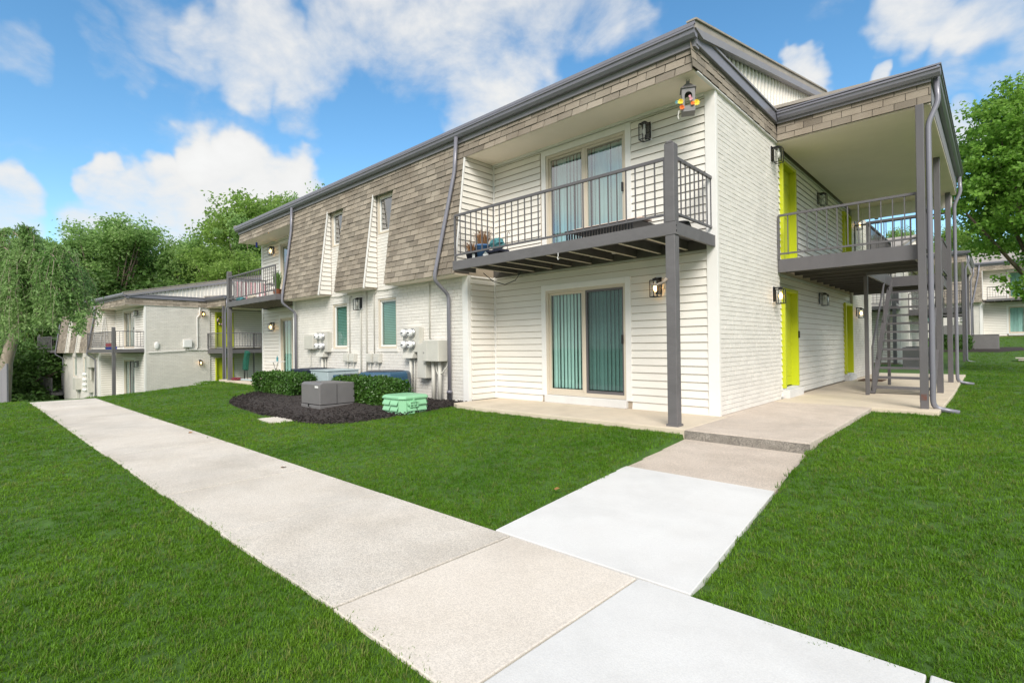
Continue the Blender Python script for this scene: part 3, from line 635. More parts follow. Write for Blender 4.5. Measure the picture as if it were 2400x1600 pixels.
    railing(dk, (1.2, 5.01, 0), (2.2, 5.01, 0), 2.745, 3.6, 2.85); railing(dk, (.1, 10.25, 0), (2.2, 10.25, 0), 2.745, 4.55, 2.85, sp=.19); railing(dk, (2.2, 3.05, 0), (2.2, 4.95, 0), 2.745, 3.6, 2.85); railing(dk, (2.2, 8.4, 0), (2.2, 10.2, 0), 2.745, 3.6, 2.85)
    # --- downspouts
    downspout(root, [(-5.0, -.93, 5.46), (-5.06, ym(4.7)-.06, 4.75), (-5.4, ym(2.6)-.06, 2.66), (-5.42, ym(2.6)-.055, 2.5), (-5.42, -.83, 2.22), (-5.42, -.83, -.12)], .047)
    downspout(root, [(-12.75, -.93, 5.46), (-12.78, ym(4.7)-.06, 4.75), (-12.86, ym(2.6)-.06, 2.66), (-12.86, ym(2.6)-.055, 2.5), (-12.78, -.83, 2.22), (-12.78, -.83, -.12)], .045)
    for y in (3.0, 10.2):
        downspout(root, [(2.48, y, 5.45), (2.50, y, 5.05), (2.37, y-.03, 4.72), (2.37, y-.03, .08), (2.42, y, -.0), (2.70, y+.02, -.05)], .042)
    MB().lathe([(.055, -.02), (.055, .12), (.062, .12), (.062, .17), (.05, .18)], -5.42, -.83).build('downspout_collar', 'gutter', root, smooth=True)
    return root
# ------------------------------------------------------------------ buildings placed
B1 = build_unit('apartment_building', True, (0, 0, 0)); tag(B1, 'nearest two-storey apartment building with shingled mansard, white brick corner and lime doors', 'building', 'apartment buildings')
B2 = build_unit('apartment_building', False, (-29.2, -1.33, -1.62), R(4.8)); tag(B2, 'lower apartment building left of the nearest one, partly behind the weeping tree', 'building', 'apartment buildings')
B3 = copy_tree(B2); B3.location = (-.34, 24, .02); B3.rotation_euler = (0, 0, 0); B3['label'] = 'apartment building seen through the steel staircase behind the nearest building'
for ch in B3.children_recursive:
    if ch.data and ch.data.materials and ch.data.materials[0] == M_['lime']: ch.material_slots[0].link = 'OBJECT'; ch.material_slots[0].material = M_['trim']
B4 = copy_tree(B2); B4.location = (7.22, 46.9, 1.39); B4.rotation_euler = (0, 0, 0); B4['label'] = 'farthest apartment building with pale roof, on the rise at the right edge'
def staircase():
    t = empty('steel_staircase', (1.7, 5.4, 0)); tag(t, 'open grey steel staircase rising under the porch roof of the nearest building', 'staircase')
    n = 13; ru, ri = .225, .2
    for x in (-.5, .5):
        a = (0-.06, 0); b = (n*ru, n*ri+.05)
        MB().prism([(a[0], 0), (a[0]+.24, 0), (b[0]-.02, b[1]-.36), (b[0], b[1]-.06), (b[0]-.16, b[1])], 'x', x-.02, x+.02).build('stringer', 'grey_paint', t, bevel=.003)
        MB().prism([(a[0]-.01, .02), (a[0]+.004, .0), (b[0]-.15, b[1]), (b[0]-.16, b[1]+.012)], 'x', x-.045, x+.045).build('stringer_flange', 'grey_paint', t)
    for i in range(n-1):
        y = ru*i+.05; z = ri*(i+.75)
        MB().prism([(y, z-.045), (y+.012, z-.045), (y+.012, z-.006), (y+.24, z-.006), (y+.24, z), (y, z)], 'x', -.478, .478).build('tread', 'grey_paint', t)
    for x in (-.5, .5):
        MB().tube([(x, -.02, .0), (x, -.02, 1.0), (x, n*ru-.1, n*ri+.9), (x, n*ru+.05, n*ri+.9)], .02, 6).build('handrail', 'grey_paint', t)
        for i in (3, 7, 11): MB().tube([(x, ru*i, ri*(i+.6)), (x, ru*i, ri*i+1.03)], .012, 6).build('rail_post', 'grey_paint', t)
staircase()
# ------------------------------------------------------------------ wall lanterns
def lantern_proto(lit):
    t = empty('wall_lantern')
    MB().box(-.055, .055, -.022, -.002, -.13, .15).build('backplate', 'black_metal', t, bevel=.003)
    MB().box(-.075, .075, -.004, .0, -.16, .17).build('mount_block', 'trim', t)
    MB().tube([(0, -.02, .13), (0, -.13, .13)], .014, 6).tube([(0, -.13, .135), (0, -.13, .09)], .02, 8).build('arm', 'black_metal', t)
    MB().prism([(-.07, -.2), (.07, -.2), (.07, -.06), (-.07, -.06)], 'z', .085, .10).prism([(-.035, -.165), (.035, -.165), (.035, -.095), (-.035, -.095)], 'z', .10, .125).build('cap', 'black_metal', t, bevel=.003)
    cg = MB()
    for x in (-.066, .066):
        for y in (-.196, -.064): cg.box(x-.006, x+.006, y-.006, y+.006, -.17, .085)
    cg.box(-.072, .072, -.202, -.19, -.182, -.17).box(-.072, .072, -.07, -.058, -.182, -.17).box(-.072, -.06, -.19, -.07, -.182, -.17).box(.06, .072, -.19, -.07, -.182, -.17)
    cg.build('cage', 'black_metal', t)
    for a, b in (((-.06, -.196), (.06, -.196)), ((.066, -.19), (.066, -.07)), ((-.066, -.19), (-.066, -.07))):
        MB().add([(a[0], a[1], -.168), (b[0], b[1], -.168), (b[0], b[1], .083), (a[0], a[1], .083)], [(0, 1, 2, 3)]).build('glass_pane', 'lantern_glass', t)
    MB().tube([(0, -.13, .085), (0, -.13, .03)], .016, 8).build('socket', 'white_plastic', t)
    MB().lathe([(.012, .03), (.03, -.01), (.032, -.05), (.018, -.085), (.004, -.095)], 0, -.13, 12).build('bulb', 'bulb_lit' if lit else 'bulb_off', t, smooth=True)
    return t
def b2(p): return B2.matrix_world @ Vector(p)
bpy.context.view_layer.update()
G = 'black wall lanterns'
LIT, OFF = lantern_proto(True), lantern_proto(False); used = {True: False, False: False}
def lantern(p, rz, lit, label):
    src = LIT if lit else OFF
    t = src if not used[lit] else copy_tree(src); used[lit] = True
    t.location = p; t.rotation_euler = (0, 0, rz); tag(t, label, 'lantern', G)
q90 = R(90)
lantern((-.96, -.01, 2.08), 0, True, 'lit black lantern beside the lower sliding door of the nearest building')
lantern((.02, 2.72, 2.04), q90, True, 'lit black lantern on the white brick corner beside the lower lime door')
lantern((.02, 10.75, 2.0), q90, True, 'lit black lantern on far brick past the lower breezeway doors')
lantern((.02, 10.72, 4.68), q90, True, 'lit black lantern on far brick at the upper breezeway end')
lantern((-16.35, -.01, 1.93), 0, True, 'black lantern left of the patio door at the building\'s far left end')
lantern((-16.3, -.01, 4.72), 0, True, 'black lantern over the far left balcony of the nearest building')
lantern((-1.12, -.01, 4.72), 0, False, 'black lantern beside the upper balcony door of the nearest building')
lantern((.02, 2.72, 4.74), q90, False, 'black lantern high on the brick corner beside the upper lime door')
lantern((-.04, 6.5, 2.18), q90, False, 'black lantern midway along the lower breezeway siding')
lantern((-.04, 6.5, 4.64), q90, False, 'black lantern midway along the upper breezeway siding')
lantern((-9.05, -.756, 2.28), 0, False, 'black lantern on brick between the two ground-floor windows')
for lp_, rz, lit, tx in (((-1.0, -.01, 4.70), 0, False, 'small black lantern by the upper balcony door of the left building'), ((-1.0, -.01, 2.0), 0, False, 'small black lantern by the ground-floor door of the left building'),
                 ((.02, 2.75, 4.72), q90, True, 'small lantern high on the brick wall of the left building'), ((.02, 2.6, 2.0), q90, True, 'small lantern low on the brick wall of the left building')):
    lantern(b2(lp_), rz+R(4.8), lit, tx)
# ------------------------------------------------------------------ hanging lantern with flowers
def feeder():
    t = empty('hanging_lantern', (-.15, -.60, 4.53)); tag(t, 'dark hanging birdhouse lantern with silk flowers under the balcony soffit corner', 'hanging lantern')
    t.rotation_euler = (0, 0, R(28)); t.scale = (1.12, 1.12, 1.15)
    MB().prism([(-.085, -.085), (.085, -.085), (.085, .085), (-.085, .085)], 'z', 0, .03).build('tray', 'cabinet_grey', t, bevel=.004)
    for k in range(4):
        pn = empty('x'); bpy.data.objects.remove(pn)
        mb = MB(); w = .078; pts = []
        # panel with an arched opening
        arch = [(.048*math.cos(math.pi*i/8), .20+.055*math.sin(math.pi*i/8)) for i in range(9)]
        outer = [(w, .03), (w, .30), (-w, .30), (-w, .03)]
        mb.box(-w, -.048, -.084, -.076, .03, .30).box(.048, w, -.084, -.076, .03, .30).box(-.048, .048, -.084, -.076, .03, .075)
        for i in range(8):
            (xa, za), (xb, zb) = arch[i], arch[i+1]
            mb.add([(xa, -.084, za), (xb, -.084, zb), (xb, -.084, .30), (xa, -.084, .30), (xa, -.076, za), (xb, -.076, zb), (xb, -.076, .30), (xa, -.076, .30)], [(0, 3, 2, 1), (4, 5, 6, 7), (0, 1, 5, 4)])
        o = mb.build('side_panel', 'cabinet_grey', t); o.rotation_euler = (0, 0, k*math.pi/2)
    MB().add([(-.10, -.10, .30), (.10, -.10, .30), (.10, .10, .30), (-.10, .10, .30), (-.03, -.03, .38), (.03, -.03, .38), (.03, .03, .38), (-.03, .03, .38)], [(0, 3, 2, 1), (0, 1, 5, 4), (1, 2, 6, 5), (2, 3, 7, 6), (3, 0, 4, 7), (4, 5, 6, 7)]).prism([(-.022, -.022), (.022, -.022), (.022, .022), (-.022, .022)], 'z', .38, .42).build('roof', 'cabinet_grey', t)
    MB().tube([(.02*math.cos(a), 0, .435+.022*math.sin(a)) for a in [i*math.pi/6 for i in range(13)]], .003, 5).build('ring', 'black_metal', t)
    def flower(c, r, m, n=9):
        mb = MB(); r = r*.62
        for i in range(n):
            a = 2*math.pi*i/n; d = Vector((math.cos(a), -.35+random.uniform(-.3, .3), math.sin(a))).normalized(); s_ = Vector((-math.sin(a), 0, math.cos(a)))*r*.28
            c0 = Vector(c); r_ = r; mb.add([c0, c0+d*r*.55+s_, c0+d*r, c0+d*r*.55-s_], [(0, 1, 2, 3)])
        mb.blob(c, (r*.2,)*3, 6, 4); mb.build('flower', m, t)
    flower((-.10, -.09, .13), .07, 'yellow'); flower((-.085, -.10, .05), .065, 'orange'); flower((.10, -.08, .10), .075, 'yellow'); flower((.03, -.095, .15), .045, 'pink'); flower((.05, -.1, .09), .05, 'orange'); flower((-.14, -.05, .15), .05, 'teal'); flower((.02, -.06, .2), .035, 'pink')
    MB().tube([(-.12, -.09, .02), (-.135, -.09, -.05), (-.125, -.09, -.09)], .006, 5).build('raffia', 'bulb_off', t)
feeder()
# ------------------------------------------------------------------ things on the nearest balcony
def tuft(mb, c, n, h, spread, w=.006):
    for i in range(n):
        a = random.uniform(0, 6.28); r = random.uniform(0, spread*.35); d = Vector((math.cos(a), math.sin(a), 0)); l = h*random.uniform(.5, 1)
        p0 = Vector(c)+d*r; p1 = p0+d*spread*random.uniform(.15, .5)+Vector((0, 0, l*.7)); p2 = p1+d*spread*random.uniform(.1, .7)+Vector((0, 0, l*.3*random.uniform(-.6, 1))); s_ = Vector((-d.y, d.x, 0))*w
        mb.add([p0-s_, p0+s_, p1+s_*.7, p1-s_*.7, p2], [(0, 1, 2, 3), (3, 2, 4)])
    return mb
Z2 = 2.788
t = empty('flower_pot', (-3.98, -1.18, Z2)); tag(t, 'blue bucket of tall dry brown grass on the upper balcony', 'plant pot', 'pots on the balcony')
MB().lathe([(.10, 0), (.135, .22), (.15, .225), (.15, .25), (.14, .25), (.125, .21), (.02, .2)], n=20).build('bucket', 'bucket_blue', t, smooth=True)
tuft(MB(), (0, 0, .2), 240, .42, .26).build('dry_grass', 'dry_grass', t)
t = empty('flower_pot', (-4.25, -1.2, Z2)); tag(t, 'low dark pot of short dry grass on the upper balcony', 'plant pot', 'pots on the balcony')
MB().lathe([(.10, 0), (.13, .13), (.14, .135), (.14, .15), (.12, .14), (.02, .12)], n=18).build('pot', 'pot_navy', t, smooth=True)
tuft(MB(), (0, 0, .12), 150, .28, .24).build('dry_grass', 'dry_grass', t)
t = empty('shepherd_hook', (-4.12, -.35, Z2)); tag(t, 'thin dark garden hook standing behind the balcony pots', 'hook')
MB().tube([(0, 0, 0), (0, 0, .60)]+[(.035-.035*math.cos(a), 0, .60+.04*math.sin(a)) for a in (.6, 1.2, 1.8, 2.4, 3.1)], .007, 6).build('hook_rod', 'black_metal', t)
t = empty('storage_bag', (-3.62, -1.15, Z2)); tag(t, 'crumpled teal bag on a tipped dark tray on the upper balcony', 'bag')
MB().blob((.0, 0, .23), (.16, .12, .11), 14, 8, .14).build('bag_body', 'teal', t); MB().box(-.16, .2, -.12, .12, .06, .11).build('tray', 'pot_navy', t, bevel=.01); MB().box(-.14, .1, -.1, .1, .0, .06).build('crate', 'black_plastic', t)
for k, (x, rz) in enumerate(((-3.80, .3), (-4.10, -.2))):
    o = MB().box(-.045, .045, -.004, .004, 0, .085).build('plant_tag', 'white_plastic', None); o.location = (x, -1.31, Z2); o.rotation_euler = (.1, .75 if k == 0 else .2, rz)
    tag(o, ['white diamond tag leaning by the teal bag', 'white tag lying between the dark pot and the blue bucket'][k], 'tag', 'tags by the pots')
t = empty('metal_bench', (-1.35, -.8, Z2)); tag(t, 'low black perforated metal bench lying on the upper balcony floor', 'bench')
for i in range(24): MB().box(-.62+i*.052, -.60+i*.052, -.42, -.405, .01, .16).build('slat', 'black_metal', t)
MB().box(-.64, .66, -.43, -.40, .16, .175).box(-.64, .66, -.43, .2, .175, .185).build('rim', 'black_metal', t)
o = MB().box(-.9, .35, -.16, .16, 0, .03).build('cushion', 'peach', None, bevel=.012); o.location = (-.98, -1.0, Z2+.187); tag(o, 'pinkish folded cushion on the black balcony bench', 'cushion')
mb = MB()
for k in range(5): mb.tube([((.13-.008*k)*math.cos(a), (.13-.008*k)*math.sin(a), .02+.022*k) for a in [i*math.pi/8 for i in range(17)]], .011, 6)
o = mb.build('hose', 'black_plastic', None); o.location = (-.2, -.75, Z2); tag(o, 'coiled dark hose behind the balcony corner post', 'hose')
t = empty('branch_perch', (-.17, -1.36, 1.97)); tag(t, 'small piece of driftwood fixed to the ground-floor post', 'driftwood')
MB().tube([(.03, -.03, .05), (.0, -.05, .0), (-.1, -.06, -.03), (-.19, -.06, -.02)], .026, 7, r1=.012).build('wood', 'bark_pale', t, smooth=True)
mb = MB().tube([(-4.45, -.72, 2.6), (-4.4, -.5, 2.45), (-4.25, -.3, 2.38), (-4.0, -.25, 2.45), (-3.8, -.3, 2.6)], .008, 6); o = mb.build('cable', 'black_plastic'); tag(o, 'black cable sagging under the balcony deck', 'cable')
mb = MB().tube([(-2.0, -1.40, 2.61), (-2.0, -1.40, 2.56), (-2.015, -1.40, 2.53), (-2.0, -1.40, 2.50), (-1.985, -1.4, 2.52)], .006, 6); o = mb.build('deck_hook', 'white_plastic'); tag(o, 'white hook screwed under the balcony beam', 'hook')
# ------------------------------------------------------------------ utilities on the brick front
def meter_bank(x, label, mirrored=False):
    t = empty('meter_bank', (x, -.755, 0)); tag(t, label, 'electric meter', 'electric meter banks')
    MB().box(-.31, .31, -.14, 0, 1.0, 1.57).build('box', 'utility', t, bevel=.006)
    MB().prism([(-.2, .86), (0, .86), (0, 1.0), (-.14, 1.0)], 'x', -.30, .12).build('trough', 'utility', t, bevel=.005)
    for zz in (1.44, 1.17):
        for xx in (-.17, .08):
            mt = MB(); n = 16
            o = MB().lathe([(.105, 0), (.105, .03), (.092, .035), (.092, .05)], n=20).build('meter', 'metal_pale', t, smooth=True); o.location = (xx, -.14, zz); o.rotation_euler = (R(90), 0, 0)
            g = MB().lathe([(.085, .045), (.085, .10), (.07, .125), (.0, .13)], n=20).build('meter_dome', 'white_plastic', t, smooth=True); g.location = o.location; g.rotation_euler = o.rotation_euler
            f = MB().box(-.035, .035, -.133, -.1315, -.012, .012).build('register', 'black_plastic', t); f.location = (xx, -.14, zz)
    MB().tube([(-.06, -.1, .87), (-.06, -.1, -.1)], .038, 10).build('conduit', 'utility', t, smooth=True)
    MB().tube([(.03, -.06, 1.0), (.035, -.06, .4), (.0, -.06, -.1)], .014, 8).build('conduit', 'utility', t, smooth=True)
meter_bank(-6.70, 'bank of four round meters right of the ground-floor windows'); meter_bank(-10.95, 'bank of four round meters left of the ground-floor windows')
t = empty('utility_cabinet', (-5.78, -.755, 0)); tag(t, 'beige wall cabinet with open door panel and two conduits beside the dark downspout', 'utility box')
MB().box(-.28, .27, -.30, 0, .80, 1.26).build('cabinet', 'utility', t, bevel=.012); MB().box(-.60, -.30, -.20, -.03, .42, 1.20).build('panel_box', 'utility', t, bevel=.012)
MB().box(-.12, -.115, -.304, -.30, .82, 1.24).build('door_seam', 'mortar', t); MB().tube([(-.22, -.3, 1.0), (-.22, -.32, 1.0)], .012, 8).build('latch', 'metal_pale', t); MB().tube([(-.34, -.2, .75), (-.34, -.215, .75)], .015, 8).build('latch', 'metal_pale', t)
for x in (-.10, .12): MB().tube([(x, -.14, .8), (x, -.14, -.12)], .045, 10).build('conduit', 'utility', t, smooth=True)
MB().tube([(-.02, -.12, .8), (.0, -.14, .62), (.08, -.16, .52), (.2, -.14, .55), (.3, -.08, .7), (.31, -.04, .9)], .016, 8).build('cable', 'utility', t, smooth=True)
t = empty('phone_box', (-11.75, -.755, 0)); tag(t, 'grey phone box with hanging cable left of the left meters', 'utility box')
MB().box(-.28, .28, -.16, 0, 1.08, 1.50).build('box', 'utility', t, bevel=.02); MB().tube([(-.1, -.06, 1.08), (-.08, -.06, .6), (-.25, -.06, .4), (-.35, -.06, .1)], .012, 8).build('cable', 'utility', t)
for x, tx in ((-9.72, 'leftmost of the four small disconnect boxes below the windows'), (-9.41, 'small disconnect box second from the left below the windows'), (-8.57, 'small disconnect box third from the left below the windows'), (-8.22, 'rightmost of the four small disconnect boxes below the windows')):
    t = empty('disconnect_box', (x, -.755, 0)); tag(t, tx, 'utility box', 'disconnect boxes'); MB().box(-.125, .125, -.10, 0, .73, .96).build('box', 'utility', t, bevel=.01); MB().box(-.11, .11, -.112, -.10, .76, .90).build('lid', 'utility', t, bevel=.004)
    MB().tube([(.02, -.05, .73), (.03, -.07, .4), (.05, -.2, .2)], .013, 6).build('whip', 'utility', t)
for x, r, top, m, tx in ((-9.62, .013, 2.5, 'utility', 'thin painted conduit right of the left window'), (-9.05, .022, 2.05, 'utility', 'dark stained pipe running down under the middle lantern'), (-8.78, .018, 2.56, 'utility', 'painted pipe right of the middle lantern'), (-8.42, .013, 2.52, 'utility', 'thin painted conduit left of the right window'), (-6.15, .016, 2.56, 'utility', 'painted conduit rising from the right meters to the mansard')):
    pts = [(x, -.775, -.05 if r > .014 and x < -7 else (.95 if x < -7 else 1.3)), (x, -.775, top-.1)]+([(x+.03, -.775, top-.02), (x+.1, -.775, top)] if x in (-9.62, -8.42) else [(x, -.775, top)])
    o = MB().tube(pts, r, 8).build('conduit', m, None, smooth=True); tag(o, tx, 'pipe', 'pipes on the brick front')
o = MB().tube([(-8.35, -.765, 2.55), (-7.9, -.77, 2.535), (-7.4, -.77, 2.56)], .012, 6).build('cable', 'utility'); tag(o, 'cable run along brick under the right window slot', 'cable', 'cables on brick')
o = MB().tube([(-10.7, -.765, 2.56), (-10.2, -.77, 2.53), (-9.7, -.77, 2.56)], .012, 6).build('cable', 'utility'); tag(o, 'cable run along brick under the left window slot', 'cable', 'cables on brick')
# ------------------------------------------------------------------ air conditioners, cabinets
def ac_round(c, r, h, m, label, louvre=9, badge=False, sides=8, rot=22.5):
    t = empty('air_conditioner', c); tag(t, label, 'air conditioner', 'air conditioners behind the hedges')
    prof = [(r, 0), (r, h*.86), (r*.985, h*.93), (r*.93, h*.985), (r*.80, h)]
    o = MB().lathe(prof, n=sides).build('top_shell', m, t, bevel=.012); o.rotation_euler = (0, 0, R(rot))
    for i in range(louvre):
        z = h*(.06+.72*i/louvre); o = MB().lathe([(r*1.0, z), (r*1.018, z+.006), (r*1.018, z+h*.035), (r*1.0, z+h*.05)], n=sides).build('louvre', m, t); o.rotation_euler = (0, 0, R(rot))
    MB().lathe([(r*.72, h), (r*.72, h+.012), (r*.66, h+.012), (r*.1, h+.02)], n=20).build('fan_guard', 'ac_navy', t)
    if badge: MB().box(-.12, .12, -r*.99, -r*.93, h*.78, h*.86).build('badge', 'white_plastic', t)
    return t
o = ac_round((-6.95, -1.42, -.12), .58, .70, 'ac_blue', 'large rounded blue air conditioner with white badge behind the right hedge', badge=True)
def ac_box(c, w, d, h, m, label, n=8):
    t = empty('air_conditioner', c); tag(t, label, 'air conditioner', 'air conditioners behind the hedges')
    MB().box(-w/2, w/2, -d/2, d/2, 0, h).build('casing', m, t, bevel=.02)
    for i in range(n):
        z = h*(.1+.8*i/n); MB().box(-w/2-.012, w/2+.012, -d/2-.012, d/2+.012, z, z+h*.035).build('louvre', m, t)
    for k in range(6): MB().box(-w/2+.08+(w-.16)*k/5-.008, -w/2+.08+(w-.16)*k/5+.008, -d/2-.018, -d/2-.012, .05, h*.92).build('rib', m, t)
    MB().lathe([(min(w, d)*.42, h), (min(w, d)*.42, h+.015), (min(w, d)*.36, h+.015), (.05, h+.02)], n=20).build('fan_guard', 'ac_navy', t)
ac_box((-8.25, -1.38, -.1), .85, .8, .56, 'ac_blue', 'low blue louvred air conditioner beside the large rounded one')
t = empty('air_conditioner', (-9.25, -1.42, -.1)); tag(t, 'pale blue-grey boxy air conditioner without louvres behind the grey cabinet', 'air conditioner', 'air conditioners behind the hedges')
MB().box(-.45, .45, -.42, .42, 0, .64).build('casing', 'ac_pale', t, bevel=.015); MB().box(-.47, .47, -.44, .44, .64, .665).build('lid', 'ac_pale', t, bevel=.01)
ac_box((-10.45, -1.4, -.1), .95, .85, .66, 'ac_navy', 'dark navy air conditioner behind the left hedge')
t = empty('transformer_cabinet', (-7.10, -2.72, -.17)); tag(t, 'grey metal transformer cabinet standing in the mulch between the hedges', 'cabinet')
MB().box(-.41, .41, -.39, .39, 0, .14).build('base', 'cabinet_grey', t, bevel=.01); MB().prism([(-.385, .15), (.385, .15), (.385, .55), (.36, .575), (-.33, .595), (-.385, .56)], 'x', -.405, .405).build('hood', 'cabinet_grey', t, bevel=.015)
MB().box(.405, .408, -.02, -.012, .15, .55).build('seam', 'black_plastic', t); MB().box(-.08, -.05, -.4, -.385, .10, .16).build('latch', 'black_metal', t); MB().box(.2, .34, -.3885, -.385, .49, .53).build('sticker', 'white_plastic', t)
t = empty('green_enclosure', (-4.98, -2.28, -.17)); tag(t, 'mint green ribbed plastic enclosure at the front of the mulch bed', 'enclosure')
def oct_(w, c=.10): return [(-w+c, -w), (w-c, -w), (w, -w+c), (w, w-c), (w-c, w), (-w+c, w), (-w, w-c), (-w, -w+c)]
MB().prism([(x*1.0, y*.92) for x, y in oct_(.34)], 'z', 0, .345).build('body', 'green_plastic', t, bevel=.01)
MB().prism([(x, y*.92) for x, y in oct_(.362)], 'z', .345, .375).add([(x, y*.92, .375) for x, y in oct_(.362)]+[(x*.9, y*.83, .405) for x, y in oct_(.362)], [(7, 6, 5, 4, 3, 2, 1, 0), tuple(range(8, 16))]+[(i, (i+1) % 8, (i+1) % 8+8, i+8) for i in range(8)]).build('lid', 'green_plastic', t, bevel=.008)
for i in range(3):
    z = .03+i*.105
    for a in range(4):
        for u0, u1 in ((-.23, -.02), (.01, .23)):
            o = MB().prism([(-.335, z+.085), (-.378, z), (-.372, z+.028)], 'x', u0, u1).build('rib', 'green_plastic', t)
            o.rotation_euler = (0, 0, a*math.pi/2); o.scale = (1, .93, 1) if a % 2 == 0 else (.93, 1, 1)
MB().box(.345, .385, -.16, -.14, .20, .30).box(.345, .385, .0, .02, .20, .30).box(.345, .385, -.14, .0, .20, .215).box(.345, .385, -.14, .0, .285, .30).build('hasp', 'green_plastic', t, bevel=.004); MB().box(.34, .37, -.09, -.05, .0, .35).build('strap', 'green_plastic', t, bevel=.004)
o = MB().add([(-7.15, -4.12, -.205), (-6.95, -3.62, -.175), (-6.1, -3.64, -.175), (-6.45, -4.16, -.205), (-7.15, -4.12, -.3), (-6.95, -3.62, -.3), (-6.1, -3.64, -.3), (-6.45, -4.16, -.3)], [(3, 2, 1, 0), (0, 1, 5, 4), (1, 2, 6, 5), (2, 3, 7, 6), (3, 0, 4, 7)]).build('concrete_cover', 'concrete_old'); tag(o, 'flat concrete utility cover in the lawn at the edge of the mulch', 'cover')
# ------------------------------------------------------------------ left patio and balcony things
t = empty('camp_chair', (-16.55, -.95, 0)); tag(t, 'folded dark green camp chair standing on the far left patio', 'chair')
for dx, dy in ((-.06, 0), (.06, .03), (0, -.05)): MB().tube([(dx*1.6, dy, 0), (-dx*.5, dy, .85)], .012, 6).build('leg', 'black_metal', t)
MB().prism([(-.14, .36), (.10, .34), (.18, .72), (.30, .98), (.10, 1.06), (-.02, .80), (-.10, .66)], 'y', -.07, .07).build('fabric', 'dark_green_cloth', t, bevel=.03)
o = MB().blob((0, 0, .04), (.34, .16, .06), 14, 6, .25).build('blanket', 'maroon'); o.location = (-16.75, -1.18, 0); tag(o, 'crumpled maroon blanket on the far left patio slab', 'blanket')
o = MB().tube([(-16.4, -1.15, .03), (-15.2, -1.0, .03)], .03, 8).build('umbrella_roll', 'ac_pale'); tag(o, 'rolled pale blue fabric lying beside the maroon blanket', 'fabric roll')
t = empty('folding_table', (-13.9, -.95, 0)); tag(t, 'small white folding table with teal bottle by the far left patio door', 'table')
MB().box(-.38, .2, -.2, .2, .68, .70).build('tabletop', 'white_plastic', t, bevel=.006)
for a in (-1, 1): MB().tube([(-.25*a-.08, 0, 0), (.2*a-.08, 0, .68)], .012, 6).build('leg', 'metal_pale', t)
MB().lathe([(.03, .70), (.03, .82), (.012, .85), (.012, .88)], .05, 0, 10).build('bottle', 'teal', t)
t = empty('striped_towel', (-17.03, -.6, Z2)); tag(t, 'pink and white striped cloth hung on the far side rail of the left balcony', 'cloth')
for i in range(14): MB().box(-.015, .0, -.55+i*.08, -.55+i*.08+(.05 if i % 2 else .075), .12, .78).build('stripe', 'striped' if i % 2 == 0 else 'pink', t)
t = empty('potted_plant', (-13.45, -1.1, Z2)); tag(t, 'tall leafy green plant in a pot on the left balcony', 'plant')
MB().lathe([(.1, 0), (.13, .2), (.12, .2), (.02, .18)], n=14).build('pot', 'terracotta', t); tuft(MB(), (0, 0, .2), 60, .75, .22, .02).build('foliage', 'leaf_far_light', t)
t = empty('wire_chair', (-14.1, -.8, Z2)); tag(t, 'pale wire chair on the left balcony', 'chair')
MB().tube([(.2*math.cos(a), .0, .55+.28*math.sin(a)) for a in [i*math.pi/8 for i in range(17)]], .012, 6).build('backrest', 'metal_pale', t); MB().box(-.2, .2, -.4, 0, .40, .42).build('seat', 'metal_pale', t)
for x in (-.18, .18):
    for y in (-.38, -.02): MB().tube([(x, y, 0), (x, y, .41)], .01, 6).build('leg', 'metal_pale', t)
for x, m, tx in ((-16.4, 'teal', 'teal folded fabric on the left balcony floor'), (-15.3, 'vinyl_tan', 'tan bag on the left balcony floor')):
    o = MB().blob((0, 0, .07), (.28, .12, .08), 12, 6, .2).build('folded_fabric', m); o.location = (x, -1.15, Z2); tag(o, tx, 'fabric')
o = MB().tube([(-16.5, -.55, 5.05), (-16.5, -.55, 4.98)], .004, 5).lathe([(.03, 4.80), (.035, 4.96), (.02, 4.98)], -16.5, -.55, 10).build('wind_chime', 'blue'); tag(o, 'small blue feeder hanging from the left balcony soffit', 'feeder')
# left building: wreath, utility box, toy, trellis, round dish
def place(o, p): o.location = b2(p); o.rotation_euler = (0, 0, R(4.8)); return o
t = empty('wreath'); place(t, (.0, 3.72, 4.35)); tag(t, 'round purple and yellow flower wreath on the upper lime door of the left building', 'wreath')
MB().tube([(.03, .2*math.cos(a), .2*math.sin(a)) for a in [i*math.pi/8 for i in range(17)]], .045, 7).build('ring', 'leaf_hedge', t)
for i in range(16):
    a = i*math.pi/8; MB().blob((.075, .2*math.cos(a)+random.uniform(-.03, .03), .2*math.sin(a)), (.03, .045, .045), 6, 4).build('flower', ['pink', 'ac_navy', 'yellow', 'white_plastic'][i % 4], t)
t = empty('utility_cabinet'); place(t, (.02, 1.95, 2.75)); tag(t, 'white utility box with bent conduit on the brick side of the left building', 'utility box')
MB().box(0, .16, -.2, .2, .1, .5).build('cabinet', 'white_plastic', t, bevel=.01); MB().tube([(.06, .1, .1), (.06, .1, .02), (.06, .45, .0), (.06, .5, .1), (.06, .5, 1.75), (.06, .62, 1.9), (.06, .65, 2.3)], .03, 8).build('conduit', 'trim', t); MB().tube([(.06, -.1, .1), (.06, -.12, -.08), (.06, -1.85, -.16)], .022, 8).build('conduit', 'trim', t); MB().tube([(.06, -.02, .1), (.06, -.02, -.05), (.06, 1.2, -.05)], .022, 8).build('conduit', 'trim', t)
o = MB().blob((.05, 0, 0), (.04, .12, .2), 12, 8).build('wall_plaque', 'white_plastic', None, smooth=True); place(o, (.02, .5, 2.95)); tag(o, 'white oval plaque on the brick side of the left building', 'plaque')
t = empty('toy_box'); place(t, (-1.05, -1.18, 2.79)); tag(t, 'red and blue toy crate on the balcony of the left building', 'toy')
MB().box(-.5, .5, -.12, .12, 0, .14).build('tray', 'blue', t, bevel=.01)
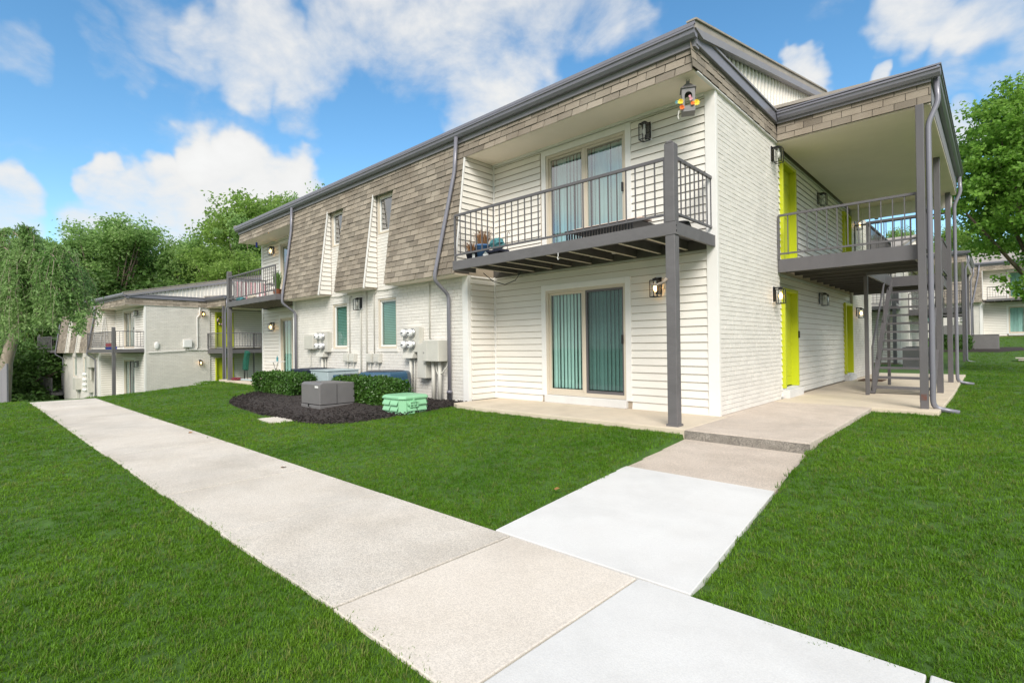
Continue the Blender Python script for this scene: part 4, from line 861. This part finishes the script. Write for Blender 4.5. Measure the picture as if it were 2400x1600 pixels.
for i in range(7): MB().box(-.48+i*.14, -.38+i*.14, -.1, .1, .14, .30).build('block', 'red', t)
o = MB().blob((0, 0, .1), (.16, .12, .1), 10, 6).build('toy_ball', 'green_plastic'); place(o, (-1.75, -1.15, 2.79)); tag(o, 'small green toy left of the balcony post on the left building', 'toy')
t = empty('wire_trellis'); place(t, (-4.8, -.55, 2.9)); tag(t, 'tall wire trellis leaning on the siding of the left building balcony', 'trellis')
for y in (-.2, 0, .2): MB().tube([(0, y, 0), (0, y*.2, 1.75)], .012, 5).build('wire', 'white_plastic', t)
for z in (.3, .7, 1.1, 1.4): MB().tube([(0, -.2*(1-z/2.2), z), (0, .2*(1-z/2.2), z)], .01, 5).build('wire', 'white_plastic', t)
def bank2(p, rows, tx):
    t = empty('meter_bank'); place(t, p); tag(t, tx, 'electric meter', 'electric meter banks'); MB().box(-.2, .2, -.25, 0, .3, 1.75).build('box', 'utility', t, bevel=.01)
    for i in range(rows):
        for x in (-.32, -.55):
            o = MB().lathe([(.1, 0), (.1, .1), (.06, .14), (0, .145)], n=14).build('meter', 'white_plastic', t, smooth=True); o.location = (x+.2, -.25, .45+i*.3); o.rotation_euler = (R(90), 0, 0)
bank2((-6.3, -.76, 0), 4, 'tall bank of round meters on the brick front of the left building')
def box2(p, tx, B=None):
    t = empty('utility_cabinet'); place(t, p); tag(t, tx, 'utility box', 'utility boxes on the left building'); MB().box(-.3, .3, -.28, 0, 0, .7).build('cabinet', 'utility', t, bevel=.01); MB().tube([(0, -.14, 0), (0, -.14, -.7)], .05, 8).build('conduit', 'utility', t)
box2((-9.0, -.76, .35), 'grey wall cabinet low on the brick front of the left building'); box2((-6.0, -.76, 1.75), 'beige box above the meters of the left building')
# far building on the rise: meters, box
t = empty('meter_bank', (1.05, 46.1, 1.39)); tag(t, 'four round meters on the farthest building at right', 'electric meter', 'electric meter banks')
MB().box(-.3, .3, -.1, 0, .9, 1.6).build('box', 'utility', t)
for x in (-.15, .15):
    for z in (1.2, 1.45): o = MB().lathe([(.1, 0), (.1, .1), (.06, .14), (0, .145)], n=14).build('meter', 'white_plastic', t, smooth=True); o.location = (x, -.1, z); o.rotation_euler = (R(90), 0, 0)
# ------------------------------------------------------------------ door mats and right lawn things
for p, tx in (((.55, 9.75, .006), 'brown doormat before the far lower lime door'),):
    o = MB().box(-.28, .28, -.42, .42, 0, .015).build('doormat', 'mat_brown'); o.location = p; tag(o, tx, 'doormat')
t = empty('air_conditioner', (.62, 20.2, -.02)); tag(t, 'dark grey boxy air conditioner seen through the staircase', 'air conditioner')
MB().box(-.45, .45, -.45, .45, 0, .85).build('casing', 'cabinet_grey', t, bevel=.02); MB().box(-.46, .46, -.46, .46, .40, .42).build('seam', 'black_plastic', t); MB().lathe([(.38, .85), (.38, .87), (.05, .88)], n=18).build('fan_guard', 'black_metal', t)
t = empty('transformer_cabinet', (2.75, 34.2, .42)); tag(t, 'low wide grey cabinet in the mulch before the farthest building', 'cabinet')
MB().box(-1.1, .5, -.35, .35, -.2, .95).build('casing', 'cabinet_grey', t, bevel=.03); MB().box(-1.12, .52, -.37, .37, .95, .99).build('lid', 'cabinet_grey', t, bevel=.02)
o = MB().box(-.45, .45, -.25, .25, 0, .10).box(-.55, .3, -.3, .3, .10, .14).build('splash_block', 'concrete_old'); o.location = (4.35, 27.5, gz(4.35, 27.5)+.05); tag(o, 'flat concrete block in the lawn at the far right', 'block')
t = empty('patio_umbrella', (8.0, 40.5, 1.2)); tag(t, 'turquoise patio umbrella at the right edge before the farthest building', 'umbrella')
MB().tube([(0, 0, 0), (0, 0, 2.2)], .025, 8).build('pole', 'metal_pale', t); MB().lathe([(1.45, 1.72), (1.46, 1.75), (.75, 2.02), (.05, 2.25)], n=8).build('canopy', 'turquoise', t)
t = empty('air_conditioner', (.55, 44.2, 1.3)); tag(t, 'dark grey air conditioner against the farthest building', 'air conditioner'); MB().box(-.7, .7, -.45, .45, 0, .9).build('casing', 'cabinet_grey', t, bevel=.02); MB().lathe([(.38, .9), (.38, .92), (.05, .93)], n=18).build('fan_guard', 'black_metal', t)
t = empty('privacy_fence', at(14, 935, 17)); tag(t, 'grey fence end panel with slanted top at the left edge', 'fence')
t.rotation_euler = (0, 0, R(40))
for i in range(8): MB().prism([(-.14*i-.136, -1.2), (-.14*i, -1.2), (-.14*i, 1.12-.16*i), (-.14*i-.136, 1.12-.16*(i+1))], 'y', -.02, .02).build('board', 'fascia', t)
MB().box(.0, .06, -.03, .03, -1.2, 1.16).build('post', 'fascia', t)
# ------------------------------------------------------------------ vegetation
def unit(v): return v/np.maximum(1e-9, np.linalg.norm(v, axis=1, keepdims=True))
def leaf_quads(P, L, W, out=None, droop=0, rs=None):
    """one folded diamond leaf at each point; out = preferred facing"""
    r = rs or rng; n = len(P); a = unit(r.normal(size=(n, 3))); a[:, 2] -= droop; a = unit(a)
    nr = r.normal(size=(n, 3))*.8
    if out is not None: nr = nr+out
    s = unit(np.cross(a, nr)); nn = np.cross(s, a); L = L*r.uniform(.65, 1.25, (n, 1)); w = W*r.uniform(.7, 1.2, (n, 1))
    V = np.stack([P, P+a*L*.5+s*w+nn*w*.35, P+a*L, P+a*L*.5-s*w+nn*w*.35], 1).reshape(-1, 3)
    F = np.arange(4*n).reshape(n, 4); return V, F
def crown_points(blobs, nclump, per, cr, rs):
    """leaf positions: clumps spread over the shells of the blobs"""
    vol = np.array([b[3]*b[4]*b[5] for b in blobs])**.67; pk = rs.choice(len(blobs), nclump, p=vol/vol.sum()); B = np.array(blobs)[pk]
    d = unit(rs.normal(size=(nclump, 3))); rad = rs.uniform(.55, 1.06, (nclump, 1))
    C = B[:, :3]+d*B[:, 3:]*rad; k = np.repeat(np.arange(nclump), per); sz = cr*rs.uniform(.55, 1.35, (nclump, 1))
    off = np.clip(rs.normal(size=(len(k), 3)), -1.7, 1.7)*.55; off[:, 2] *= .62
    P = C[k]+off*sz[k]; o = unit(P-B[k][:, :3])+np.array([0, 0, .7]); return C, P, o
def tree_mesh(name, blobs, nclump, per, cr, L, W, leafm, barkm, trunk_r, base=(0, 0, 0), seed=1, limbs=14, lean=(0, 0), fork=.35):
    rs = np.random.default_rng(seed); t = empty(name)
    C, P, o = crown_points(blobs, nclump, per, cr, rs); V, F = leaf_quads(P, L, W, o, .15, rs)
    npmesh('crown', V, F, leafm, t)
    top = Vector(np.mean([b[:3] for b in blobs], 0)); b0 = Vector(base); mid = b0.lerp(top, .5)+Vector((lean[0], lean[1], 0)); mb = MB()
    mb.tube([b0+Vector((0, 0, -.5)), b0+(mid-b0)*.5, mid, top], trunk_r, 9, r1=trunk_r*.25)
    pick = rs.choice(len(C), min(limbs, len(C)), replace=False)
    for i in pick:
        s_ = b0.lerp(mid, .8) if rs.random() < fork else mid.lerp(top, rs.uniform(.0, .8)); e = Vector(C[i]); m = s_.lerp(e, .5)+Vector((0, 0, rs.uniform(.0, .6)))
        mb.tube([s_, m, e], trunk_r*.38, 6, r1=.02)
    mb.build('trunk', barkm, t, smooth=True); return t
def blobset(seed, H, Rr, n, low=.25):
    rs = np.random.default_rng(seed); out = [(0, 0, H*.58, Rr*.50, Rr*.50, H*.30)]
    for i in range(n):
        a = rs.uniform(0, 6.28); z = rs.uniform(low, .93); r = Rr*(.75*math.sin(math.pi*min(1, max(.05, 1.08-z)))**.6)*rs.uniform(.55, 1)
        k = rs.uniform(.15, .31)*Rr; out.append((r*math.cos(a), r*math.sin(a), H*z, k*1.15, k*1.15, k*.85))
    return out
# far deciduous trees: four kinds, each tree a copy at its own place, size and turn
protos = [tree_mesh('deciduous_tree', blobset(11, 15, 5.4, 28), 620, 58, .72, .24, .085, 'leaf_far', 'bark', .28, seed=3),
          tree_mesh('deciduous_tree', blobset(12, 16, 4.8, 28, .2), 620, 58, .70, .23, .08, 'leaf_far_light', 'bark', .26, seed=4),
          tree_mesh('deciduous_tree', blobset(13, 12, 5.2, 26, .12), 560, 56, .74, .24, .085, 'leaf_far', 'bark', .25, seed=5),
          tree_mesh('deciduous_tree', blobset(14, 8, 5.4, 14, .05), 330, 60, .95, .26, .09, 'leaf_far_dark', 'bark', .2, seed=6)]
PH = [16.4, 17.2, 13.2, 9.2]; pu = [False]*4
GT = 'trees behind the buildings'
def far_tree(k, px, ptop, depth, rz, label, wide=1.0, group=GT):
    """stands on the ground in the direction px, its top reaching the height seen at ptop"""
    top = at(px, ptop, depth); g = gz(top.x, top.y)-.3; h = top.z-g; s = h/(PH[k]*1.0)
    t = protos[k] if not pu[k] else copy_tree(protos[k]); pu[k] = True
    t.location = (top.x, top.y, g); t.scale = (s*wide, s*wide, s); t.rotation_euler = (0, 0, rz); tag(t, label, 'tree', group)
FT = [(0, 60, 560, 40, 0, 'tree rising behind the crown of the weeping tree', 1.0), (1, 150, 515, 46, 1.2, 'tall tree just right of the weeping tree top', 1), (1, 255, 470, 44, 2.2, 'tallest pale green tree behind the left building roof', 1.15),
      (0, 345, 560, 50, .8, 'tree right of the tallest pale one behind the left building', 1.1), (2, 180, 585, 50, 3.1, 'broad lower tree over the left end of the left building', 1.2), (2, 300, 578, 50, .4, 'broad lower tree over the middle of the left building roof', 1.2),
      (2, 425, 590, 50, 1.9, 'broad lower tree over the porch end of the left building', 1.1), (1, 480, 520, 46, 4.0, 'tree left of the gap beside the nearest building roof', 1), (0, 560, 432, 48, 5.0, 'high tree whose top stands left of the nearest roof', 1.0),
      (1, 625, 462, 44, 2.9, 'tree partly hidden by the far left eave', 1.0), (0, 530, 545, 40, 2.4, 'middle-height tree above the far left balcony', 1.1), (0, 700, 440, 58, 3.6, 'tree crown showing just over the nearest roof line', 1), (1, 755, 412, 60, .3, 'rightmost tree crown peeking over the nearest roof', .8),
      (3, 30, 745, 36, 1, 'dark undergrowth tree below the weeping tree', 1.3), (3, 118, 735, 52, 2, 'dark undergrowth tree right of the fence panel', 1.3), (3, 175, 700, 54, 3, 'dark undergrowth tree left of the left building', 1.3), (3, 250, 640, 46, 4.2, 'dark tree close behind the left building roof', 1.3), (3, 400, 620, 46, .9, 'dark tree behind the left building gable', 1.3), (3, 560, 600, 46, 5.2, 'dark tree behind the left building porch', 1.3), (3, -40, 720, 32, .2, 'dark undergrowth tree at the left edge', 1.2)]
for k, px, pt, dp, rz, tx, w in FT: far_tree(k, px, pt, dp, rz, tx, w)
for k, px, pt, dp, rz, tx, w in [(1, 2085, 515, 62, 1, 'tree seen through the breezeway railing', .9), (0, 2150, 545, 70, 2, 'tree behind the porch posts', 1), (0, 2230, 505, 74, .5, 'tree left above the farthest roof', 1), (1, 2310, 540, 78, 3, 'tree above the middle of the farthest roof', 1), (0, 2400, 520, 78, 4, 'tree above the right end of the farthest roof', 1), (2, 2025, 560, 66, 3.4, 'low tree behind the upper breezeway end', 1)]:
    far_tree(k, px, pt, dp, rz, tx, w, 'trees behind the farthest building')
# large maple at the right edge
def maple():
    c = at(2470, 430, 17.5); c0 = Vector((c.x, c.y, gz(c.x, c.y))); bl = []
    for px, py, r, dd in ((2440, 330, 165, 0), (2390, 300, 110, -.6), (2340, 330, 85, .2), (2310, 400, 80, .4), (2390, 420, 140, -.8), (2300, 480, 75, 0), (2350, 515, 72, .3), (2440, 500, 120, -.4), (2480, 420, 190, 1), (2450, 660, 60, .2), (2350, 250, 55, .3), (2420, 240, 90, .4), (2520, 300, 180, 0), (2560, 520, 200, 0), (2385, 660, 36, -.3), (2330, 575, 30, 0)):
        p = at(px, py, 17.5+dd)-c0; k = r/FPX*17.5; bl.append((p.x, p.y, p.z, k, k, k*.9))
    t = tree_mesh('maple_tree', bl, 900, 58, .34, .125, .055, 'leaf_maple', 'bark', .20, seed=21, limbs=26)
    t.location = c0; tag(t, 'large bright green maple tree at the right edge', 'tree')
maple()
# weeping tree at the left edge
def weeping():
    rs = np.random.default_rng(31); t = empty('weeping_tree'); base = at(2, 905, 18.2); base.z = gz(base.x, base.y); t.location = base
    def L_(px, py, d): return at(px, py, d)-base
    mb = MB(); tr = [Vector((0, 0, -.4)), L_(14, 850, 18.2), L_(28, 800, 18.2), L_(48, 752, 18.2), L_(75, 690, 18.3), L_(95, 640, 18.4)]
    mb.tube(tr, .21, 10, r1=.10)
    hubs = [L_(95, 640, 18.4), L_(75, 690, 18.3), L_(50, 640, 18.6)]
    arcs = []
    spec = [(0, 30, 540, -10, 560, 19), (0, 45, 525, 72, 560, 18.0), (0, 20, 515, 90, 600, 18.4), (0, 130, 590, 170, 600, 17.6), (0, 125, 575, 190, 640, 18.2), (0, 140, 570, 205, 690, 18.6), (0, 110, 590, 150, 650, 17.2), (1, 100, 650, 140, 700, 17.0), (2, 20, 590, -30, 640, 18), (2, 0, 560, -60, 640, 18.5), (0, 150, 600, 212, 730, 18.0), (0, 115, 600, 120, 690, 17.4), (2, 40, 590, 20, 680, 17.4), (1, 60, 640, 10, 720, 17.2), (0, 90, 570, 100, 640, 19.2), (0, 135, 620, 200, 660, 19.2), (2, 60, 545, 40, 620, 18.8), (1, 30, 700, -40, 740, 18), (0, 160, 640, 195, 760, 17.5), (0, 100, 560, 60, 640, 17.8)]
    for h, ax, ay, ex, ey, d in spec:
        a0 = hubs[h]; a1 = L_(ax, ay, d); a2 = L_(ex, ey, d); pts = []
        for i in range(13):
            u = i/12; pts.append(a0*(1-u)**2+a1*1.0*2*u*(1-u)+a2*u*u+Vector((0, 0, .35*math.sin(math.pi*u))))
        mb.tube(pts, .055, 6, r1=.012); arcs.append(pts)
    mb.build('trunk', 'bark_pale', t, smooth=True)
    P = []; tw = MB(); D = []
    for pts in arcs:
        for j in range(44):
            u = min(.999, rs.uniform(.12, 1)**.8); i = int(u*12); p = pts[i].lerp(pts[i+1], u*12-i)
            ang = rs.uniform(0, 6.28); rr = rs.uniform(.05, .5); o = Vector((math.cos(ang)*rr, math.sin(ang)*rr, 0)); ln = rs.uniform(.6, 2.3)
            lat = (p+o).dot(rt); low = (2.0 if lat > 1.9 else 1.2 if lat > .9 else .3)-base.z+rs.uniform(-.35, .9)
            zz = max(p.z-ln, low)
            if p.z-zz < .2: continue
            q = [p, p+o*.5+Vector((0, 0, .04)), p+o+Vector((rs.uniform(-.1, .1), rs.uniform(-.1, .1), (zz-p.z)*.5)), p+o*1.1+Vector((0, 0, zz-p.z))]
            if j % 2 == 0: tw.tube(q, .009, 3, r1=.003, cap=False)
            n = int(26*ln)+6; us = rs.uniform(.12, 1, n)
            for w in us:
                k = w*3; a = min(2, int(k)); P.append(q[a].lerp(q[a+1], k-a)+Vector(rs.normal(size=3)*.05))
    tw.build('twigs', 'bark_pale', t)
    P = np.array([tuple(p) for p in P]); V, F = leaf_quads(P, .14, .027, np.array([[0, 0, .5]]), .9, rs); npmesh('crown', V, F, 'leaf_willow', t)
    tag(t, 'weeping tree with pale leaning trunk and drooping branches at the left', 'tree'); return t
weeping()
# clipped hedges
def hedge(x0, x1, y0, y1, z0, z1, n, label, seed, m='leaf_hedge', L=.05, W=.022, group='clipped hedges'):
    rs = np.random.default_rng(seed); cx, cy = (x0+x1)/2, (y0+y1)/2; t = empty('hedge', (cx, cy, z0)); hx, hy, h = (x1-x0)/2, (y1-y0)/2, z1-z0
    p = rs.uniform(-1, 1, (n*2, 3)); f = np.argmax(np.abs(p), 1); 
    sc = np.max(np.abs(p)*np.array([1, 1, 1]), 1); u = p/np.maximum(sc, .01)[:, None]; u = u[u[:, 2] > -.9][:n]
    r8 = np.sum(np.abs(u)**7, 1)**(1/7); u = u/r8[:, None]; wob = 1+.07*np.sin(u[:, 0]*hx*9+seed)*np.cos(u[:, 1]*7)+rs.normal(size=len(u))*.05
    bot = np.where(u[:, 2] < 0, 1-.18*(-u[:, 2]), 1)
    P = np.stack([u[:, 0]*hx*wob*bot, u[:, 1]*hy*wob*bot, (u[:, 2]*.5+.5)*h*(1+.05*np.sin(u[:, 0]*hx*6)*np.cos(u[:, 1]*5+seed))+rs.normal(size=len(u))*.02], 1)
    V, F = leaf_quads(P, L, W, unit(u)*1.1+np.array([0, 0, .5]), 0, rs); npmesh('foliage', V, F, m, t)
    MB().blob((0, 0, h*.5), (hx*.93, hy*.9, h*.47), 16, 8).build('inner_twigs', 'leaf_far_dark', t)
    for k in range(5): MB().tube([(-hx*.8+hx*.4*k, 0, -.1), (-hx*.8+hx*.4*k, rs.uniform(-.1, .1), h*.5)], .02, 6).build('stem', 'bark', t)
    tag(t, label, 'hedge', group)
hedge(-7.70, -5.45, -2.32, -1.82, -.16, .46, 11000, 'clipped hedge right of the grey transformer cabinet', 41)
hedge(-11.9, -9.4, -2.45, -1.85, -.16, .46, 11000, 'clipped hedge left of the grey transformer cabinet', 42)
hedge(.2, 2.0, 33.2, 34.4, .2, 1.35, 4000, 'hedge behind the porch posts before the farthest building', 43, L=.09, W=.035)
# ------------------------------------------------------------------ mulch and grass
BED = [(-12.9, -.76), (-12.95, -1.5), (-12.2, -2.0), (-11.2, -3.2), (-10.4, -3.55), (-9.5, -3.72), (-7.7, -3.88), (-5.9, -3.85), (-5.35, -3.72), (-4.9, -3.4), (-4.65, -2.8), (-4.55, -1.9), (-4.72, -1.30), (-4.76, -.76)]
FARBED = [(-.6, 32.6), (3.2, 32.4), (4.6, 33.6), (4.2, 35.2), (-.5, 35.2)]
def inside(poly, x, y):
    r = np.zeros(len(x), bool); n = len(poly)
    for i in range(n):
        x0, y0 = poly[i]; x1, y1 = poly[(i+1) % n]
        c = ((y0 > y) != (y1 > y)) & (x < (x1-x0)*(y-y0)/((y1-y0) if y1 != y0 else 1e-9)+x0); r ^= c
    return r
def gzv(x, y): return np.array([gz(a, b) for a, b in zip(x, y)])
def bed(poly, name, lab):
    c = np.mean(poly, 0); n = len(poly); V = []; rings = (1, .9, .7, .4)
    for k, s in enumerate(rings):
        for p in poly:
            q = c+(np.array(p)-c)*s; V.append((q[0], q[1], gz(q[0], q[1])+(.010, .03, .045, .05)[k]))
    V.append((c[0], c[1], gz(*c)+.05)); F = [(k*n+i, k*n+(i+1) % n, (k+1)*n+(i+1) % n, (k+1)*n+i) for k in range(3) for i in range(n)]
    mb = MB().add(V, F+[(3*n+i, 3*n+(i+1) % n, 4*n) for i in range(n)]); o = mb.build(name, 'mulch', None, smooth=True); tag(o, lab, 'mulch', kind='stuff'); return o
bed(BED, 'mulch_bed', 'dark brown mulch bed round the hedges and cabinets'); bed(FARBED, 'mulch_bed', 'small dark mulch bed before the farthest building')
def scatter(name, P, scale, rot, sources, kind_label, cat):
    """instances of source meshes on a cloud of points (geometry nodes)"""
    me = bpy.data.meshes.new(name); me.vertices.add(len(P)); me.vertices.foreach_set('co', np.asarray(P, np.float32).ravel())
    a = me.attributes.new('size', 'FLOAT', 'POINT'); a.data.foreach_set('value', np.asarray(scale, np.float32))
    a = me.attributes.new('turn', 'FLOAT_VECTOR', 'POINT'); a.data.foreach_set('vector', np.asarray(rot, np.float32).ravel())
    o = bpy.data.objects.new(name, me); COL.objects.link(o)
    ng = bpy.data.node_groups.new(name, 'GeometryNodeTree'); ng.interface.new_socket('Geometry', in_out='INPUT', socket_type='NodeSocketGeometry'); ng.interface.new_socket('Geometry', in_out='OUTPUT', socket_type='NodeSocketGeometry')
    N = ng.nodes; L = ng.links; gi = N.new('NodeGroupInput'); go = N.new('NodeGroupOutput'); jn = N.new('GeometryNodeJoinGeometry')
    for s in sources:
        ob = N.new('GeometryNodeObjectInfo'); ob.inputs['Object'].default_value = s; ob.inputs['As Instance'].default_value = True; L.new(ob.outputs['Geometry'], jn.inputs[0])
    ip = N.new('GeometryNodeInstanceOnPoints'); L.new(gi.outputs[0], ip.inputs['Points'])
    gj = N.new('GeometryNodeGeometryToInstance')
    for s in list(jn.inputs[0].links): L.new(s.from_socket, gj.inputs[0])
    L.new(gj.outputs[0], ip.inputs['Instance']); ip.inputs['Pick Instance'].default_value = True
    for nm, ty, so_ in (('size', 'FLOAT', 'Scale'), ('turn', 'FLOAT_VECTOR', 'Rotation')):
        na = N.new('GeometryNodeInputNamedAttribute'); na.data_type = ty; na.inputs['Name'].default_value = nm; L.new(na.outputs['Attribute'], ip.inputs[so_])
    L.new(ip.outputs[0], go.inputs[0]); N.remove(jn)
    md = o.modifiers.new('scatter', 'NODES'); md.node_group = ng; tag(o, kind_label, cat, kind='stuff'); return o
def loose(mb, name, m):
    o = mb.build(name, m); COL.objects.unlink(o); return o
def blade_tuft(seed, n, h, rad, w, m):
    random.seed(seed); mb = MB()
    for i in range(n):
        a = random.uniform(0, 6.28); r = rad*math.sqrt(random.random()); p = Vector((r*math.cos(a), r*math.sin(a), -.01)); b = random.uniform(0, 6.28); d = Vector((math.cos(b), math.sin(b), 0)); l = h*random.uniform(.6, 1.15); k = random.uniform(.15, .75)
        p1 = p+d*l*k*.35+Vector((0, 0, l*.6)); p2 = p1+d*l*k*.65+Vector((0, 0, l*.4*(1-k*.5))); s = Vector((-d.y, d.x, 0))*w*random.uniform(.7, 1.2)
        mb.add([p-s, p+s, p1+s*.8, p1-s*.8, p2], [(0, 1, 2, 3), (3, 2, 4)])
    return loose(mb, 'grass_tuft', m)
tufts = [blade_tuft(1, 16, .031, .036, .0021, 'grass'), blade_tuft(2, 16, .027, .036, .0021, 'grass'), blade_tuft(3, 15, .034, .032, .0021, 'grass'), blade_tuft(5, 16, .030, .036, .0021, 'grass'), blade_tuft(6, 14, .030, .034, .0021, 'grass'), blade_tuft(4, 8, .036, .03, .002, 'grass_dry')]
EX = [[(-16.4, -6.66), (6.6, -6.66), (6.6, -5.30), (-16.4, -5.30)], [(-20.5, -6.88), (-16.3, -6.66), (-16.3, -5.3), (-20.5, -5.42)], [(.37, -5.4), (1.91, -5.4), (1.60, -1.5), (.14, -1.5)], [(-4.74, -1.29), (-4.5, -1.41), (-3.96, -1.49), (.14, -1.49), (1.60, -1.52), (1.58, 2.6), (2.46, 2.56), (2.46, 6.6), (2.41, 10.6), (2.39, 14.3), (-17.4, 14.3), (-17.75, -.1), (-17.75, -1.44), (-12.95, -1.44), (-12.95, -.7), (-4.74, -.7)], BED, FARBED, [(-7.12, -4.09), (-6.92, -3.65), (-6.16, -3.67), (-6.48, -4.13)],
      [(-18, 22.6), (2.2, 22.6), (2.2, 38), (-18, 38)][:0] or [(-18, 22.6), (0, 22.6), (2.1, 26.8), (2.1, 34.5), (-18, 38)]]
def lawn(x0, x1, y0, y1, cell, seed):
    rs = np.random.default_rng(seed); gx, gy = np.meshgrid(np.arange(x0, x1, cell)+cell/2, np.arange(y0, y1, cell)+cell/2); gx, gy = gx.ravel(), gy.ravel()
    dx, dy = gx-CAM.x, gy-CAM.y; dist = np.hypot(dx, dy); ang = np.degrees(np.abs((np.arctan2(dx, dy)-YAW+np.pi) % (2*np.pi)-np.pi)); keep = (ang < 62) | (dist < 2.2)
    gx, gy, dist = gx[keep], gy[keep], dist[keep]
    dens = np.clip(2000*(2.6/np.maximum(dist, 2.0))**1.45, 36, 2000); n = rs.poisson(dens*cell*cell)
    k = np.repeat(np.arange(len(gx)), n); x = gx[k]+rs.uniform(-.5, .5, len(k))*cell; y = gy[k]+rs.uniform(-.5, .5, len(k))*cell; d = dist[k]
    jx = rs.normal(size=len(k))*.026; jy = rs.normal(size=len(k))*.026; bad = np.zeros(len(k), bool)
    for poly in EX: bad |= inside(poly, x+jx, y+jy)
    x, y, d = x[~bad], y[~bad], d[~bad]; sc = np.clip((d/2.6)**.32, .85, 2.0)*rs.uniform(.75, 1.2, len(x)); n = len(x)
    patch = np.sin(x*1.3+2*np.sin(y*.9))*np.cos(y*1.1+1.5*np.sin(x*.7)); sc *= 1+.12*patch
    return np.stack([x, y, gzv(x, y)], 1), sc, np.stack([rs.normal(size=n)*.12, rs.normal(size=n)*.12, rs.uniform(0, 6.28, n)], 1)
A_ = lawn(-21, 9, -9.5, 12, .5, 51); B_ = lawn(2, 16, 12, 46, 1.0, 52)
PP = [np.concatenate(z) for z in zip(A_, B_)]
print('grass tufts', len(PP[0]))
scatter('lawn_grass', PP[0], PP[1], PP[2], tufts, 'mown green lawn grass round the paths and the nearest building', 'grass')
def chip(seed):
    random.seed(seed); return loose(MB().prism([(-.5, -.18), (-.1, -.26), (.45, -.14), (.5, .1), (.0, .22), (-.42, .16)], 'z', -.06, .07), 'mulch_chip', 'mulch')
def bed_chips(poly, n, seed, s, name, lab):
    rs = np.random.default_rng(seed); P = np.array(poly); lo, hi = P.min(0), P.max(0); q = rs.uniform(lo, hi, (n*2, 2)); q = q[inside(poly, q[:, 0], q[:, 1])][:n]; c = np.mean(poly, 0)
    z = gzv(q[:, 0], q[:, 1])+.032+rs.uniform(-.015, .02, len(q)); scatter(name, np.column_stack([q, z]), s*rs.uniform(.5, 1.4, len(q)), np.column_stack([rs.normal(size=len(q))*.5, rs.normal(size=len(q))*.5, rs.uniform(0, 6.28, len(q))]), [chip(1)], lab, 'mulch')
bed_chips(BED, 14000, 61, .045, 'mulch_chips', 'loose dark mulch chips in the bed by the hedges')
# a few dead leaves on lawn and path
random.seed(5)
for i, (x, y, where) in enumerate([(-2.9, -5.45, 'on the path edge nearest the white slab walk'), (.2, -4.3, 'in the grass close to the white walkway'), (3.7, -2.6, 'in the grass at the right edge'), (-6.6, -5.4, 'far along the path edge')]):
    z = (-.245 if -6.6 < y < -5.3 else gz(x, y)+.055); a = random.uniform(0, 6.28)
    o = MB().add([(0, -.035, .0), (.025, -.01, .012), (.03, .02, .004), (0, .045, .015), (-.03, .018, .002), (-.022, -.012, .012)], [(0, 1, 2, 3), (0, 3, 4, 5)]).build('fallen_leaf', 'leaf_dead'); o.location = (x, y, z); o.rotation_euler = (.1, .15, a); tag(o, 'brown fallen leaf '+where, 'leaf', 'fallen leaves')
